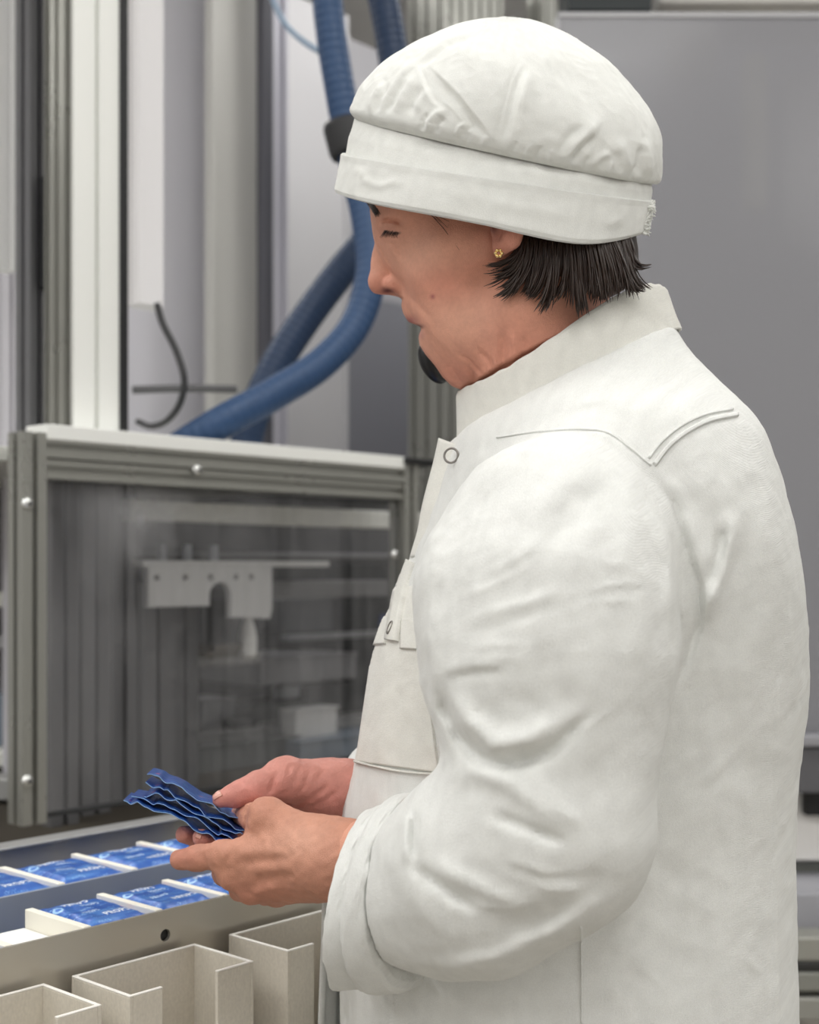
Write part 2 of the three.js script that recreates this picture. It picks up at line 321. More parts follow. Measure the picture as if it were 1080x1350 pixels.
// ------------------------------------------------------------------ sliding guard door in front of the machine
const DOOR_Z = -1.546;
{
  const [x0, yTop] = onPlane(30, 568, DOOR_Z), yBot = onPlane(30, 1090, DOOR_Z)[1], x1 = onPlane(552, 612, DOOR_Z)[0], w = 0.036;
  const t = lineThing('guard_door', 'low clear guard door in a slotted aluminium frame with round screws', 'machine guard', (x0 + x1) / 2, yBot, DOOR_Z);
  const hw = (x1 - x0) / 2, h = yTop - yBot;
  for (const [k, s] of [[0, -1], [1, 1]]) { const g = extrusion(w, w, h, w); g.translate(s * (hw - w / 2), 0, -w / 2); mesh('stile', g, alu, t); }
  const inner = 2 * hw - 2 * w;
  const top = along(extrusion(0.03, w, inner, 0.04)); top.translate(-inner / 2, h - 0.017, -w / 2); mesh('rail', top, alu, t);
  const top2 = along(extrusion(0.026, w * 0.8, inner, 0.2)); top2.translate(-inner / 2, h - 0.047, -w / 2); mesh('rail', top2, alu, t);
  mesh('bottom_edge', box(-inner / 2, inner / 2, 0.004, 0.010, -0.024, -0.012, 0.001), darkMetal, t);
  mesh('ledge', box(-inner / 2, inner / 2, h - 0.008, h + 0.012, -0.05, 0.001), whiteAlu, t, 'pale aluminium ledge along the top');
  for (const [px, py, sx] of [[38, 664, 1], [38, 1030, 1], [262, 620, 1], [522, 731, 1]]) {
    const [sxx, syy] = onPlane(px, py, DOOR_Z + 0.004);
    const g = new THREE.SphereGeometry(0.0085, 20, 12, 0, 2 * Math.PI, 0, Math.PI / 2); g.rotateX(Math.PI / 2); g.scale(1, 1, 0.75); g.translate(sxx - (x0 + x1) / 2, syy - yBot, 0);
    const hole = new THREE.CylinderGeometry(0.003, 0.003, 0.002, 6); hole.rotateX(Math.PI / 2); hole.translate(sxx - (x0 + x1) / 2, syy - yBot, 0.0058);
    const s = mesh('screw', g, screwSteel, t); mesh('hex_socket', hole, blackPlastic, s);
  }
  mesh('end_cap', box(hw - w - 0.004, hw + 0.05, h, h + 0.011, -0.05, 0.008), blackPlastic, t, 'black plastic cap on the corner');
  // streaked clear pane
  const streaks = dataTexture(512, 512, (u, v) => {
    const s = tiled(u, v * 0.03, 36) * 0.5 + tiled(u, v * 0.02, 11, 4) * 0.5, cl = Math.max(0, tiled(u, v, 4, 8)) * 0.35 + Math.max(0, tiled(u, v, 14, 2)) * 0.15;
    return clamp(0.10 + 0.2 * s * (0.5 + 0.5 * smooth(-0.2, 0.6, tiled(u, v, 3, 20))) + cl * 0.4 + 1.1 * (0.25 + cl + 0.3 * Math.max(0, tiled(u, v, 24, 6))) * Math.exp(-(((u - 0.26) / 0.09) ** 2) - (((v - 0.8) / 0.1) ** 2)) + 0.1 * smooth(0.25, 0.1, u) * Math.max(0, tiled(u, v * 0.03, 30, 12)));
  });
  const pane = box(-hw + w, hw - w, 0.009, h - 0.055, -0.02, -0.016, 0);
  const p = pane.attributes.position, uv = pane.attributes.uv; for (let i = 0; i < p.count; i++) uv.setXY(i, (p.getX(i) + hw) / (2 * hw), p.getY(i) / h);
  mesh('pane', pane, new THREE.MeshPhysicalMaterial({ color: 0xa6a6a8, roughness: 0.22, transparent: true, opacity: 0.8, alphaMap: streaks, side: THREE.FrontSide }), t, 'smeared clear plastic pane');
}

// ------------------------------------------------------------------ posts of the machine enclosure
function post(label, px0, px1, lz, depth, mat, y0 = 0, y1 = 2.7, pitch = 0.04) {
  const a = onPlane(px0, 300, lz)[0], b = onPlane(px1, 300, lz)[0], w = b - a;
  const t = lineThing('aluminium_post', label, 'post', (a + b) / 2, y0, lz - depth / 2);
  mesh('profile', extrusion(w, depth, y1 - y0, pitch), mat, t);
  return { t, w, depth };
}
{
  const a = post('bright white aluminium corner post rising behind the low guard door', 97, 157, -1.60, 0.022, whiteAlu, 1.392, 2.7, 0.08);
  mesh('seal_strip', box(a.w / 2, a.w / 2 + 0.013, 0, 1.3, -0.011, 0.016), blackPlastic, a.t, 'black rubber seal');
  const b = post('grey aluminium post with a black handle at the far left', 40, 63, -1.72, 0.04, aluDark);
  mesh('handle', box(b.w / 2 - 0.016, b.w / 2 - 0.002, onPlane(61, 380, -1.70)[1], onPlane(61, 230, -1.70)[1], 0.02, 0.042, 0.004), blackPlastic, b.t, 'black handle');
  post('striped grey green post joined to the left of the bright corner post', 66, 96, -1.61, 0.014, alu, 1.392, 2.7, 0.018);
  post('narrow lilac grey post at the left edge of the enclosure', 26, 40, -1.9, 0.05, lilacPaint);
  post('wide grey green aluminium post behind the cap and the shoulder', 588, 664, -2.05, 0.12, alu, 0, 2.7);
  post('pale aluminium post just right of the cap top', 676, 700, -2.2, 0.06, aluPale, 0, 2.7);
  post('slim grey post between cap and dark acrylic screen', 716, 738, -2.0, 0.05, alu, 0, 2.7);
}

// ------------------------------------------------------------------ inside the enclosure, above the door: sheet panels, duct, cables, hoses
function sheetPanel(label, px0, px1, lz, mat, y0, y1, th = 0.02) {
  const a = onPlane(px0, 300, lz)[0], b = onPlane(px1, 300, lz)[0];
  const t = lineThing('enclosure_panel', label, 'panel', (a + b) / 2, y0, lz - th / 2);
  mesh('sheet', box(-(b - a) / 2, (b - a) / 2, 0, y1 - y0, -th / 2, th / 2, 0.004), mat, t);
  mesh('edge_fold', box(-(b - a) / 2, -(b - a) / 2 + 0.012, 0, y1 - y0, th / 2, th / 2 + 0.012, 0.002), mat, t); mesh('edge_fold', box((b - a) / 2 - 0.012, (b - a) / 2, 0, y1 - y0, th / 2, th / 2 + 0.012, 0.002), mat, t);
  return t;
}
{
  sheetPanel('white sheet panel at the left edge of the picture, cut off at half height', -40, 20, -1.85, whitePaint, onPlane(10, 358, -1.85)[1], 2.6);
  sheetPanel('pale lilac cabinet side below the white panel at the left edge', -80, 40, -2.2, lilacPaint, 0.95, 2.6);
  sheetPanel('pale lilac sheet panel left of the grey column behind the duct', 150, 276, -2.55, std(0xe0dfe6, 0.6), 0.9, 2.8);
  sheetPanel('mid grey column panel in the middle of the enclosure', 276, 346, -2.45, std(0xc6c5c1, 0.6), 0.9, 2.8);
  sheetPanel('dark narrow strip panel beside the pale upright', 345, 356, -2.4, std(0x55555d, 0.6), 0.9, 2.8);
  sheetPanel('pale upright trim panel beside the dark strip', 356, 376, -2.42, std(0xc9c8d2, 0.5), 0.9, 2.8);
  sheetPanel('large white sheet panel behind the blue hoses', 376, 456, -2.7, std(0xdedde0, 0.6), 0.9, 2.8);
  sheetPanel('slate grey sheet panel between hoses and aluminium post', 455, 640, -2.75, std(0x9a9ba4, 0.6), 0.9, onPlane(500, 395, -2.75)[1]);
  sheetPanel('pale panel above the slate grey sheet, seen between the hoses', 455, 640, -2.8, std(0xc4c3c8, 0.6), onPlane(500, 395, -2.8)[1], 2.8);
  const [dx, dy] = onPlane(197, 405, -1.85);
  const duct = lineThing('cable_duct', 'white plastic cable duct hanging beside the bright corner post', 'duct', dx, dy, -1.85);
  const dw = onPlane(217, 300, -1.85)[0] - onPlane(179, 300, -1.85)[0];
  mesh('channel', box(-dw / 2, dw / 2, 0, 1.0, -0.03, 0, 0.003), std(0xf1eff0, 0.5), duct);
  mesh('cover', box(-dw / 2 + 0.004, dw / 2 - 0.004, 0.002, 1.0, 0, 0.006, 0.002), std(0xf6f4f5, 0.5), duct);
  const Q = (x, y, Z) => P(x, y, Z);
  const cab = mesh('black_cable', tube([Q(207, 400, 2.1), Q(214, 425, 2.1), Q(232, 462, 2.1), Q(243, 500, 2.1), Q(238, 530, 2.12), Q(222, 553, 2.15), Q(200, 562, 2.2), Q(182, 556, 2.25)], 0.0055, 60, 8), std(0x3c3c3e, 0.5));
  tag(cab, 'thin black cable looping down from the white duct', 'cable');
  const rod = mesh('grey_rod', tube([Q(175, 514, 2.3), Q(240, 512, 2.33), Q(312, 513, 2.36)], 0.007, 10, 10), std(0x5c5c5e, 0.4, 0.3));
  tag(rod, 'grey horizontal rod crossing behind the black cable loop', 'rod');
  const hoseBump = dataTexture(64, 64, (u, v) => 0.5 + 0.5 * Math.sin(u * 2 * Math.PI));
  hoseBump.repeat.set(90, 1);
  const hoseMat = (c) => new THREE.MeshStandardMaterial({ color: c, roughness: 0.5, bumpMap: hoseBump, bumpScale: 0.0007 });
  const h1 = thing('blue_hose', 'ribbed blue hose curving down in front to the lower left', 'hose', V(0, 0, 0));
  mesh('hose', tube([Q(425, -260, 2.3), Q(428, -60, 2.3), Q(436, 40, 2.3), Q(452, 140, 2.3), Q(468, 220, 2.3), Q(485, 300, 2.28), Q(489, 360, 2.26), Q(470, 425, 2.24), Q(425, 478, 2.2), Q(360, 520, 2.15), Q(290, 558, 2.1), Q(235, 592, 2.1)], 0.0265, 160, 18), hoseMat(0x27466d), h1);
  const coll = new THREE.LatheGeometry([[0.027, -0.03], [0.034, -0.03], [0.037, -0.022], [0.037, 0.022], [0.034, 0.03], [0.027, 0.03]].map(([a, b]) => new THREE.Vector2(a, b)), 28);
  coll.rotateZ(0.25); const cp = Q(458, 183, 2.3); coll.translate(cp.x, cp.y, cp.z);
  mesh('collar', coll, std(0x2b2b2d, 0.6), h1, 'black clamp collar');
  const h2 = thing('blue_hose', 'darker blue hose running behind the curved hose to the rail', 'hose', V(0, 0, 0));
  mesh('hose', tube([Q(495, -260, 2.45), Q(500, -40, 2.45), Q(515, 50, 2.45), Q(526, 140, 2.45), Q(522, 230, 2.45), Q(492, 305, 2.44), Q(450, 358, 2.42), Q(400, 425, 2.4), Q(362, 485, 2.38), Q(330, 560, 2.36), Q(322, 600, 2.36)], 0.0285, 150, 18), hoseMat(0x1c3352), h2);
  const h3 = mesh('blue_tube', tube([Q(345, -40, 2.6), Q(372, 25, 2.6), Q(405, 58, 2.55), Q(440, 75, 2.5)], 0.006, 30, 8), std(0x9db2c9, 0.4));
  tag(h3, 'thin pale blue air tube beside the left hose', 'hose');
  // clutter standing on the machine bed at the foot of the hoses
  const bed = lineThing('machine_bed', 'pale metal machine bed behind the top rail of the guard door', 'machine bed', 1.36, 1.366, -1.98);
  mesh('plate', box(-0.40, 0.42, 0, 0.02, -0.36, 0.36), aluPale, bed);
  for (const x of [-0.39, 0.37]) mesh('leg', box(x, x + 0.04, -0.514, 0, -0.34, -0.30), darkMetal, bed);
}

// ------------------------------------------------------------------ mechanism seen through the door pane
{
  const base = lineThing('machine_cabinet', 'dark brown machine cabinet below the guard door', 'machine cabinet', 1.3, 0, -1.97);
  mesh('housing', box(-0.62, 0.56, 0, 0.85, -0.35, 0.37, 0.004), std(0x3d372e, 0.7), base);
  mesh('plinth', box(-0.6, 0.54, 0.02, 0.1, 0.37, 0.38, 0.003), blackPlastic, base);
  const at = (name, label, category, px, py, lz) => { const [x, y] = onPlane(px, py, lz); return lineThing(name, label, category, x, y, lz); };
  const span = (p0, p1, py, lz) => [onPlane(p0, py, lz)[0], onPlane(p1, py, lz)[0]];
  // group of upright profiles behind the left of the pane
  for (const [p0, p1, lz, label] of [[68, 104, -1.66, 'streaked grey upright behind the left of the door pane'], [108, 146, -1.70, 'second grey upright behind the left of the door pane'], [148, 180, -1.74, 'third upright behind the pane, beside the dark gap'], [190, 262, -1.80, 'broad grey column below the drilled bracket']]) {
    const [a, b] = span(p0, p1, 900, lz);
    const top = p0 === 190 ? onPlane(200, 770, lz)[1] : 1.362;
    const t = lineThing('machine_upright', label, 'machine column', (a + b) / 2, 0.85, lz - 0.03);
    mesh('profile', extrusion(b - a, 0.06, top - 0.85, 0.05), std(0x68686a, 0.5, 0.35), t);
  }
  { const lz = -1.72, [a, b] = span(172, 560, 660, lz), y0 = onPlane(300, 690, lz)[1], y1 = onPlane(300, 664, lz)[1];
    const t = lineThing('cross_beam', 'bright horizontal beam behind the top of the door pane', 'beam', (a + b) / 2, y0, lz);
    mesh('beam', box(-(b - a) / 2, (b - a) / 2, 0, y1 - y0, -0.03, 0, 0.003), aluPale, t); }
  { const lz = -1.9, [a, b] = span(170, 700, 720, lz), y0 = onPlane(300, 742, lz)[1], y1 = onPlane(300, 672, lz)[1];
    const t = lineThing('dark_beam', 'dark oily beam under the bright cross beam', 'beam', (a + b) / 2, y0, lz);
    mesh('beam', box(-(b - a) / 2, (b - a) / 2, 0, y1 - y0, -0.1, 0, 0.006), std(0x3f3f42, 0.45, 0.3), t);
    mesh('flange', box(-(b - a) / 2, (b - a) / 2, 0.01, 0.02, 0, 0.03, 0.003), std(0x77777a, 0.4, 0.4), t); }
  { // drilled bracket: plate with a row of holes and a notch
    const lz = -1.72, [x0, y0] = onPlane(190, 800, lz), [x1] = onPlane(352, 800, lz), yT = onPlane(190, 742, lz)[1], yB = onPlane(352, 815, lz)[1], w = x1 - x0, h = yT - y0;
    const s = new THREE.Shape(), drop = y0 - yB;
    s.moveTo(0, 0); s.lineTo(w * 0.47, 0); s.lineTo(w * 0.47, h * 0.1); s.absarc(w * 0.56, h * 0.22, w * 0.09, Math.PI, 0, true); s.lineTo(w * 0.65, -drop * 0.8); s.lineTo(w * 0.98, -drop); s.lineTo(w, -drop * 0.4); s.lineTo(w, h * 0.95); s.lineTo(0, h);
    for (const u of [0.06, 0.28, 0.48, 0.69, 0.82]) { const q = new THREE.Path(); q.absarc(w * u, h * 0.66, 0.0062, 0, 2 * Math.PI); s.holes.push(q); }
    const g = new THREE.ExtrudeGeometry(s, { depth: 0.012, bevelEnabled: true, bevelSize: 0.001, bevelThickness: 0.001, bevelSegments: 1, curveSegments: 20 });
    const t = lineThing('drilled_bracket', 'light metal bracket plate with a row of round holes behind the pane', 'bracket', x0, y0, lz);
    mesh('plate', g, std(0xcfcfcf, 0.4, 0.25), t);
    mesh('top_flange', box(-0.01, w + 0.14, h - 0.006, h + 0.004, -0.12, 0.012, 0.002), std(0xdcdcdc, 0.4, 0.2), t);
    mesh('arm', box(w + 0.005, w + 0.35, h * 0.1, h * 0.55, -0.09, -0.04, 0.003), std(0x6d6d6e, 0.4, 0.3), t);
    for (const u of [0.1, 0.3, 0.52]) mesh('bolt', new THREE.CylinderGeometry(0.008, 0.008, 0.03, 6).translate(w * u + 0.04, h + 0.016, -0.04), std(0xa9adb4, 0.4, 0.4), t);
  }
  { const lz = -1.78, t = at('plastic_nozzle', 'white bottle shaped plastic nozzle under the drilled bracket', 'nozzle', 327, 868, lz);
    const g = new THREE.LatheGeometry([[0, 0], [0.012, 0], [0.0155, 0.01], [0.016, 0.035], [0.012, 0.058], [0.008, 0.066], [0.008, 0.085], [0, 0.085]].map(([a, b]) => new THREE.Vector2(a, b)), 24);
    mesh('body', g, std(0xe8e8e6, 0.5), t); }
  { const lz = -1.80, t = at('black_motor', 'black cylindrical motor in the notch of the bracket', 'motor', 287, 858, lz);
    mesh('housing', new THREE.CylinderGeometry(0.022, 0.025, 0.08, 24).translate(0, 0.05, 0), blackPlastic, t);
    mesh('cap', new THREE.CylinderGeometry(0.016, 0.02, 0.02, 24).translate(0, 0.098, 0), std(0x5a5a5c, 0.5), t);
    mesh('foot', box(-0.03, 0.03, 0, 0.012, -0.03, 0.03), std(0x4a4438, 0.6), t); }
  for (const [label, p0, p1, pT, pB, lz, c, d] of [
    ['pale shelf plate under the white nozzle', 262, 345, 866, 880, -1.84, 0x9d9d9c, 0.12],
    ['grey machine shelf right of the white nozzle', 345, 470, 868, 905, -1.98, 0x77777a, 0.2],
    ['dark cross member behind the far hand', 260, 560, 968, 984, -1.95, 0x8a8a8a, 0.06],
    ['grey cover plate low behind the pane', 262, 395, 985, 1100, -1.9, 0x6b6d6d, 0.03],
    ['mid grey gearbox block behind the pane', 330, 402, 930, 985, -2.02, 0x4e5050, 0.12],
    ['pale grey housing behind the gearbox', 268, 310, 922, 962, -2.05, 0x8d8d90, 0.08],
    ['dark grey back plate of the machine', 180, 900, 640, 1085, -2.33, 0x2b2c2e, 0.02],
    ['white folded cover right of the gearbox', 390, 445, 936, 978, -1.9, 0xd4d4d4, 0.05],
    ['dark drive housing right of the nozzle behind the pane', 405, 462, 905, 945, -2.1, 0x3a3b3d, 0.1],
    ['small pale sensor box on the dark drive housing', 372, 396, 905, 922, -2.06, 0xa9acb0, 0.03],
    ['black clamp block low beside the gearbox', 310, 340, 950, 972, -1.96, 0x1c1d1f, 0.04],
    ['brownish wooden looking guide block under the motor', 272, 316, 858, 868, -1.79, 0x5c5344, 0.05],
    ['grey slide carriage behind the bracket arm', 372, 440, 790, 835, -2.15, 0x5b5d61, 0.08],
    ['thin pale slide rail behind the bracket arm', 380, 540, 838, 846, -2.12, 0x9b9da1, 0.03],
    ['bluish polished plate beside the chest pocket', 395, 520, 978, 1008, -1.86, 0x7c8794, 0.1]]) {
    const [a, yT] = onPlane(p0, pT, lz), [b] = onPlane(p1, pT, lz), yB = onPlane(p0, pB, lz)[1];
    const t = lineThing('machine_block', label, 'machine part', (a + b) / 2, yB, lz);
    mesh('body', box(-(b - a) / 2, (b - a) / 2, 0, yT - yB, -d, 0, 0.004), std(c, 0.45, 0.25), t);
    mesh('edge_strip', box(-(b - a) / 2, (b - a) / 2, (yT - yB) - 0.004, yT - yB, 0, 0.006, 0.001), std(c, 0.35, 0.4), t);
  }
  { const lz = -1.92, t = at('blue_valve', 'small blue valve knob beside the pocket, behind the pane', 'valve', 508, 820, lz);
    mesh('knob', new THREE.CylinderGeometry(0.012, 0.014, 0.03, 20), std(0x27407c, 0.4), t); mesh('stem', new THREE.CylinderGeometry(0.006, 0.006, 0.05, 12).translate(0, -0.03, 0), std(0x909294, 0.4, 0.5), t); }
}

// ------------------------------------------------------------------ left edge: more of the line beyond the door
{
  const R = (name, label, category, x0, x1, yT, yB, Z, d, mat, part) => { const a = P(x0, yB, Z), b = P(x1, yT, Z); const t = thing(name, label, category, V((a.x + b.x) / 2, a.y, a.z)); mesh(part, box((a.x - b.x) / 2, (b.x - a.x) / 2, 0, b.y - a.y, -d, 0, 0.004), mat, t); return t; };
  R('conveyor_rail', 'pale conveyor rail, the upper one at the left edge', 'rail', -120, 27, 780, 801, 2.3, 0.06, aluPale, 'profile');
  R('conveyor_rail', 'pale conveyor rail, the middle one at the left edge', 'rail', -120, 27, 838, 856, 2.35, 0.06, std(0xa4a4a6, 0.5, 0.2), 'profile');
  R('conveyor_belt', 'bluish grey belt surface below the conveyor rails', 'conveyor', -120, 27, 915, 985, 2.4, 0.3, std(0x8b98a6, 0.5), 'belt');
  R('conveyor_rail', 'white lower rail beside the bottom of the guard door', 'rail', -120, 30, 990, 1012, 2.2, 0.06, aluPale, 'profile');
  R('conveyor_rail', 'lowest grey rail beside the bottom of the guard door', 'rail', -120, 30, 1026, 1056, 2.1, 0.06, std(0xa9a9a8, 0.45, 0.3), 'profile');
  R('dark_cover', 'dark machine cover at the left edge under the green lamp', 'machine cover', -120, 26, 697, 912, 2.6, 0.1, std(0x4a4a4d, 0.5), 'cover');
  const t = thing('indicator_lamp', 'small green indicator lamp on a black stalk left of the door', 'indicator lamp', P(20, 697, 2.3));
  mesh('stalk', new THREE.CylinderGeometry(0.01, 0.012, 0.05, 14).translate(0, 0.035, 0), blackPlastic, t);
  mesh('lens', new THREE.SphereGeometry(0.011, 16, 12).translate(-0.004, 0.008, 0.01), std(0x2c6b3a, 0.3), t);
}

// ------------------------------------------------------------------ right side: acrylic screen and machine base behind the operator
{
  const Z = 2.25, a = P(738, 24, Z), b = P(1180, 985, Z);
  const t = thing('acrylic_screen', 'tall smoky grey acrylic screen behind the operator', 'screen', V((a.x + b.x) / 2, b.y, -Z));
  const hw = (b.x - a.x) / 2, h = a.y - b.y;
  mesh('pane', box(-hw, hw, 0, h, -0.005, 0, 0), new THREE.MeshPhysicalMaterial({ color: 0x96969b, roughness: 0.2, transparent: true, opacity: 0.72 }), t);
  mesh('edge', [box(-hw - 0.004, hw, h, h + 0.01, -0.007, 0.002), box(-hw - 0.008, -hw, 0, h, -0.007, 0.002)], std(0xa7a7aa, 0.4), t);
  const R = (name, label, category, x0, x1, yT, yB, Zq, d, mat, part) => { const p = P(x0, yB, Zq), q = P(x1, yT, Zq); const o = thing(name, label, category, V((p.x + q.x) / 2, p.y, -Zq)); mesh(part, box((p.x - q.x) / 2, (q.x - p.x) / 2, 0, q.y - p.y, -d, 0, 0.004), mat, o); return o; };
  R('cabinet', 'grey control cabinet dimly seen through the acrylic screen', 'cabinet', 752, 1200, 60, 990, 3.3, 0.4, std(0x8b8b90, 0.6), 'housing');
  R('column', 'pale upright column dimly seen through the screen', 'column', 985, 1012, 70, 275, 2.9, 0.05, std(0xb9b6a4, 0.6), 'profile');
  R('column', 'broad pale shape behind the right edge of the screen', 'column', 1040, 1140, 95, 330, 3.0, 0.05, std(0xaeaeb0, 0.6), 'profile');
  R('column', 'dim pale upright behind the screen near the cap', 'column', 880, 945, 30, 100, 3.1, 0.05, std(0xb0aea8, 0.6), 'profile');
  R('dark_hood', 'dark machine hood above the top edge of the screen', 'hood', 750, 860, -60, 14, 2.7, 0.2, std(0x2c3234, 0.6), 'hood');
  R('bright_panel', 'pale wall panel above the right end of the screen', 'panel', 870, 1200, -90, 4, 2.8, 0.05, std(0xdad8d4, 0.6), 'sheet');
  R('base_rail', 'pale top rail of the machine base right of the coat', 'rail', 1000, 1200, 970, 985, 2.2, 0.04, std(0x9d9da2, 0.5, 0.2), 'profile');
  R('base_rail', 'broad dark grey rail below the screen right of the coat', 'rail', 1000, 1200, 985, 1046, 2.21, 0.06, std(0x66666a, 0.45, 0.3), 'profile');
  R('base_cover', 'pale grey machine cover with a black foot right of the coat', 'machine cover', 990, 1200, 1046, 1135, 2.27, 0.2, std(0xf0eeeb, 0.6), 'cover');
  R('rubber_bumper', 'black rubber bumper hanging under the broad rail', 'foot', 1062, 1100, 1040, 1076, 2.25, 0.04, blackPlastic, 'block');
  R('base_plate', 'grey green base plate under the pale cover', 'plate', 990, 1200, 1135, 1180, 2.3, 0.3, std(0x7b7d78, 0.5), 'plate');
  R('paper_sheet', 'pale crumpled sheet lying behind the coat hem at right', 'sheet', 1000, 1200, 1178, 1232, 2.15, 0.25, std(0xa5a5ab, 0.7), 'sheet');
  for (const [label, yT, yB, c] of [['upper thick aluminium rail low at the right edge', 1236, 1268, 0xa3a39c], ['dark gap rail between the low aluminium rails', 1268, 1282, 0x3b3b3a], ['middle aluminium rail low at the right edge', 1282, 1308, 0x94958f], ['lowest aluminium rail at the bottom right corner', 1316, 1346, 0xa2a29c]])
    R('base_beam', label, 'rail', 1000, 1200, yT, yB, 2.05, 0.06, std(c, 0.45, 0.4), 'profile');
}

// ------------------------------------------------------------------ work table, sachet tray and white magazines
const TRAY_TOP = EYE - 0.27;
{
  const tb = lineThing('work_table', 'grey steel work table carrying the sachet tray and white chutes', 'table', 0.7, 0.70, -0.95);
  mesh('tabletop', box(-0.6, 0.06, -0.03, 0, -0.3, 0.19), aluDark, tb);
  for (const [x, z] of [[-0.55, -0.25], [0.02, -0.25], [-0.55, 0.14], [0.02, 0.14]]) mesh('leg', box(x - 0.02, x + 0.02, -0.70, -0.03, z - 0.02, z + 0.02), aluDark, tb);

  const zF = -0.852, zB = -1.158, x0 = 0.30, x1 = 1.02, h = TRAY_TOP - 0.70;
  const t = lineThing('sachet_tray', 'long brushed steel tray with two rows of blue sachets', 'tray', 0, 0.70, 0);
  // front plate with its round hole
  const [hx, hy] = onPlane(218, 1233, zF), s = new THREE.Shape();
  s.moveTo(x0, 0); s.lineTo(x1, 0); s.lineTo(x1, h); s.lineTo(x0, h);
  const q = new THREE.Path(); q.absarc(hx, hy - 0.70, 0.0048, 0, 2 * Math.PI); s.holes.push(q);
  const fp = new THREE.ExtrudeGeometry(s, { depth: 0.003, bevelEnabled: false, curveSegments: 24 }); fp.translate(0, 0, zF - 0.003);
  mesh('front_plate', uvBox(fp), steel, t);
  mesh('dark_liner', box(hx - 0.007, hx + 0.007, hy - 0.707, hy - 0.693, zF - 0.0055, zF - 0.0032, 0), blackPlastic, t);
  mesh('divider_plate', box(x0, x1, 0.1, h, -0.988, -0.9855, 0.0008), std(0xa8b0bd, 0.35, 0.3), t);
  mesh('back_plate', box(x0, x1, 0, h + 0.002, zB, zB + 0.003, 0.0008), steel, t);
  mesh('back_rim', box(x0, x1, h, h + 0.003, zB - 0.012, zB + 0.014, 0.001), std(0xb4b4b4, 0.35, 0.5), t);
  mesh('end_plate', box(x0, x0 + 0.003, 0, h, zB, zF, 0.0008), steel, t); mesh('end_plate', box(x1 - 0.003, x1, 0, h, zB, zF, 0.0008), steel, t);
  mesh('floor_plate', box(x0, x1, 0.14, 0.145, zB, zF - 0.003, 0.001), std(0x2e2f32, 0.6, 0.2), t);
  const cream = std(0xf0ecdf, 0.6);
  const frontX = [0.4515, 0.5185, 0.5855, 0.6525, 0.7195, 0.7865, 0.8535, 0.9205], backX = [0.4215, 0.4985, 0.5755, 0.6515, 0.7275, 0.8025, 0.8785, 0.9545];
  for (const x of frontX) mesh('compartment_wall', box(x - 0.0015, x + 0.0055, 0.145, h + 0.0005, -0.936, zF - 0.0035, 0.0008), cream, t);
  for (const x of backX) mesh('compartment_wall', box(x - 0.0015, x + 0.0055, 0.145, h + 0.0005, -1.085, -0.9895, 0.0008), cream, t);
  // white floor of the one empty compartment
  mesh('white_base', box(frontX[1] + 0.006, frontX[2] - 0.002, h - 0.03, h - 0.014, -0.936, zF - 0.004, 0.001), std(0xf0f1ee, 0.7), t, 'white floor of the empty compartment');

  // printed sachets
  const print = (k) => canvasTexture(512, 512, (c, w, hh) => {
    c.fillStyle = '#2b60b6'; c.fillRect(0, 0, w, hh);
    for (let i = 0; i < 30; i++) { const y = rr(0, hh), g = c.createLinearGradient(0, y - 26, 0, y + 26), li = rnd() < 0.5; g.addColorStop(0, 'rgba(60,120,205,0)'); g.addColorStop(0.5, li ? 'rgba(96,150,215,0.45)' : 'rgba(24,64,150,0.55)'); g.addColorStop(1, 'rgba(60,120,205,0)'); c.fillStyle = g; c.fillRect(rr(-150, 250), y - 26, rr(120, 400), 52); }
    c.strokeStyle = '#a8cdf2'; c.lineWidth = 9;
    for (let i = 0; i < 34; i++) { const x = rr(10, 380), y = rr(20, 490); for (let k = 0, n = rr(2, 8); k < n; k++) { c.globalAlpha = rr(0.25, 0.8); c.beginPath(); c.moveTo(x + k * 22, y); c.lineTo(x + k * 22 + rr(6, 17), y); c.stroke(); } }
    c.globalAlpha = 1; c.fillStyle = '#f4f8ff'; c.font = 'bold 66px sans-serif'; c.textAlign = 'center';
    c.fillText('PROPS', 240, 130); c.fillText('PROPS', 330, 390);
    c.globalAlpha = 0.95; c.fillStyle = '#d3e6fb'; c.font = 'bold 46px sans-serif'; c.fillText('PROPS', 300, 190); c.fillText('PROPS', 200, 300);
    c.fillStyle = '#a9d2f7'; c.beginPath(); c.arc(70, 150, 34, 0, 7); c.fill(); c.fillStyle = '#2f6cc6'; c.beginPath(); c.arc(70, 150, 18, 0, 7); c.fill();
    c.globalAlpha = 1; c.fillStyle = '#d04a5f'; c.beginPath(); c.ellipse(462, k ? 70 : 300, 24, 18, 0, 0, 7); c.fill();
  });
  const sachetMat = [0, 1].map((k) => new THREE.MeshPhysicalMaterial({ map: print(k), roughness: 0.34, metalness: 0.1, clearcoat: 0.3, clearcoatRoughness: 0.3 }));
  // a filled sachet: flat sealed hems front and back, soft pillow between, w along the line and d across it
  const sachetGeo = (w, d, seed) => {
    const top = (u, v) => { const e = Math.min(smooth(0, 0.16, u), smooth(1, 0.84, u)), f = Math.min(smooth(0.02, 0.2, v), smooth(0.98, 0.8, v)); return 0.0045 * e * f + 0.0008 * noise3(u * 4 + seed, v * 4, seed) * e + 0.0004 * Math.sin(v * 90) * (1 - f); };
    const a = grid(24, 24, (u, v) => V((u - 0.5) * w, 0.0006 + top(u, v), (v - 0.5) * d)), b = grid(24, 24, (u, v) => V((0.5 - u) * w, -0.0006 - 0.5 * top(1 - u, v), (v - 0.5) * d));
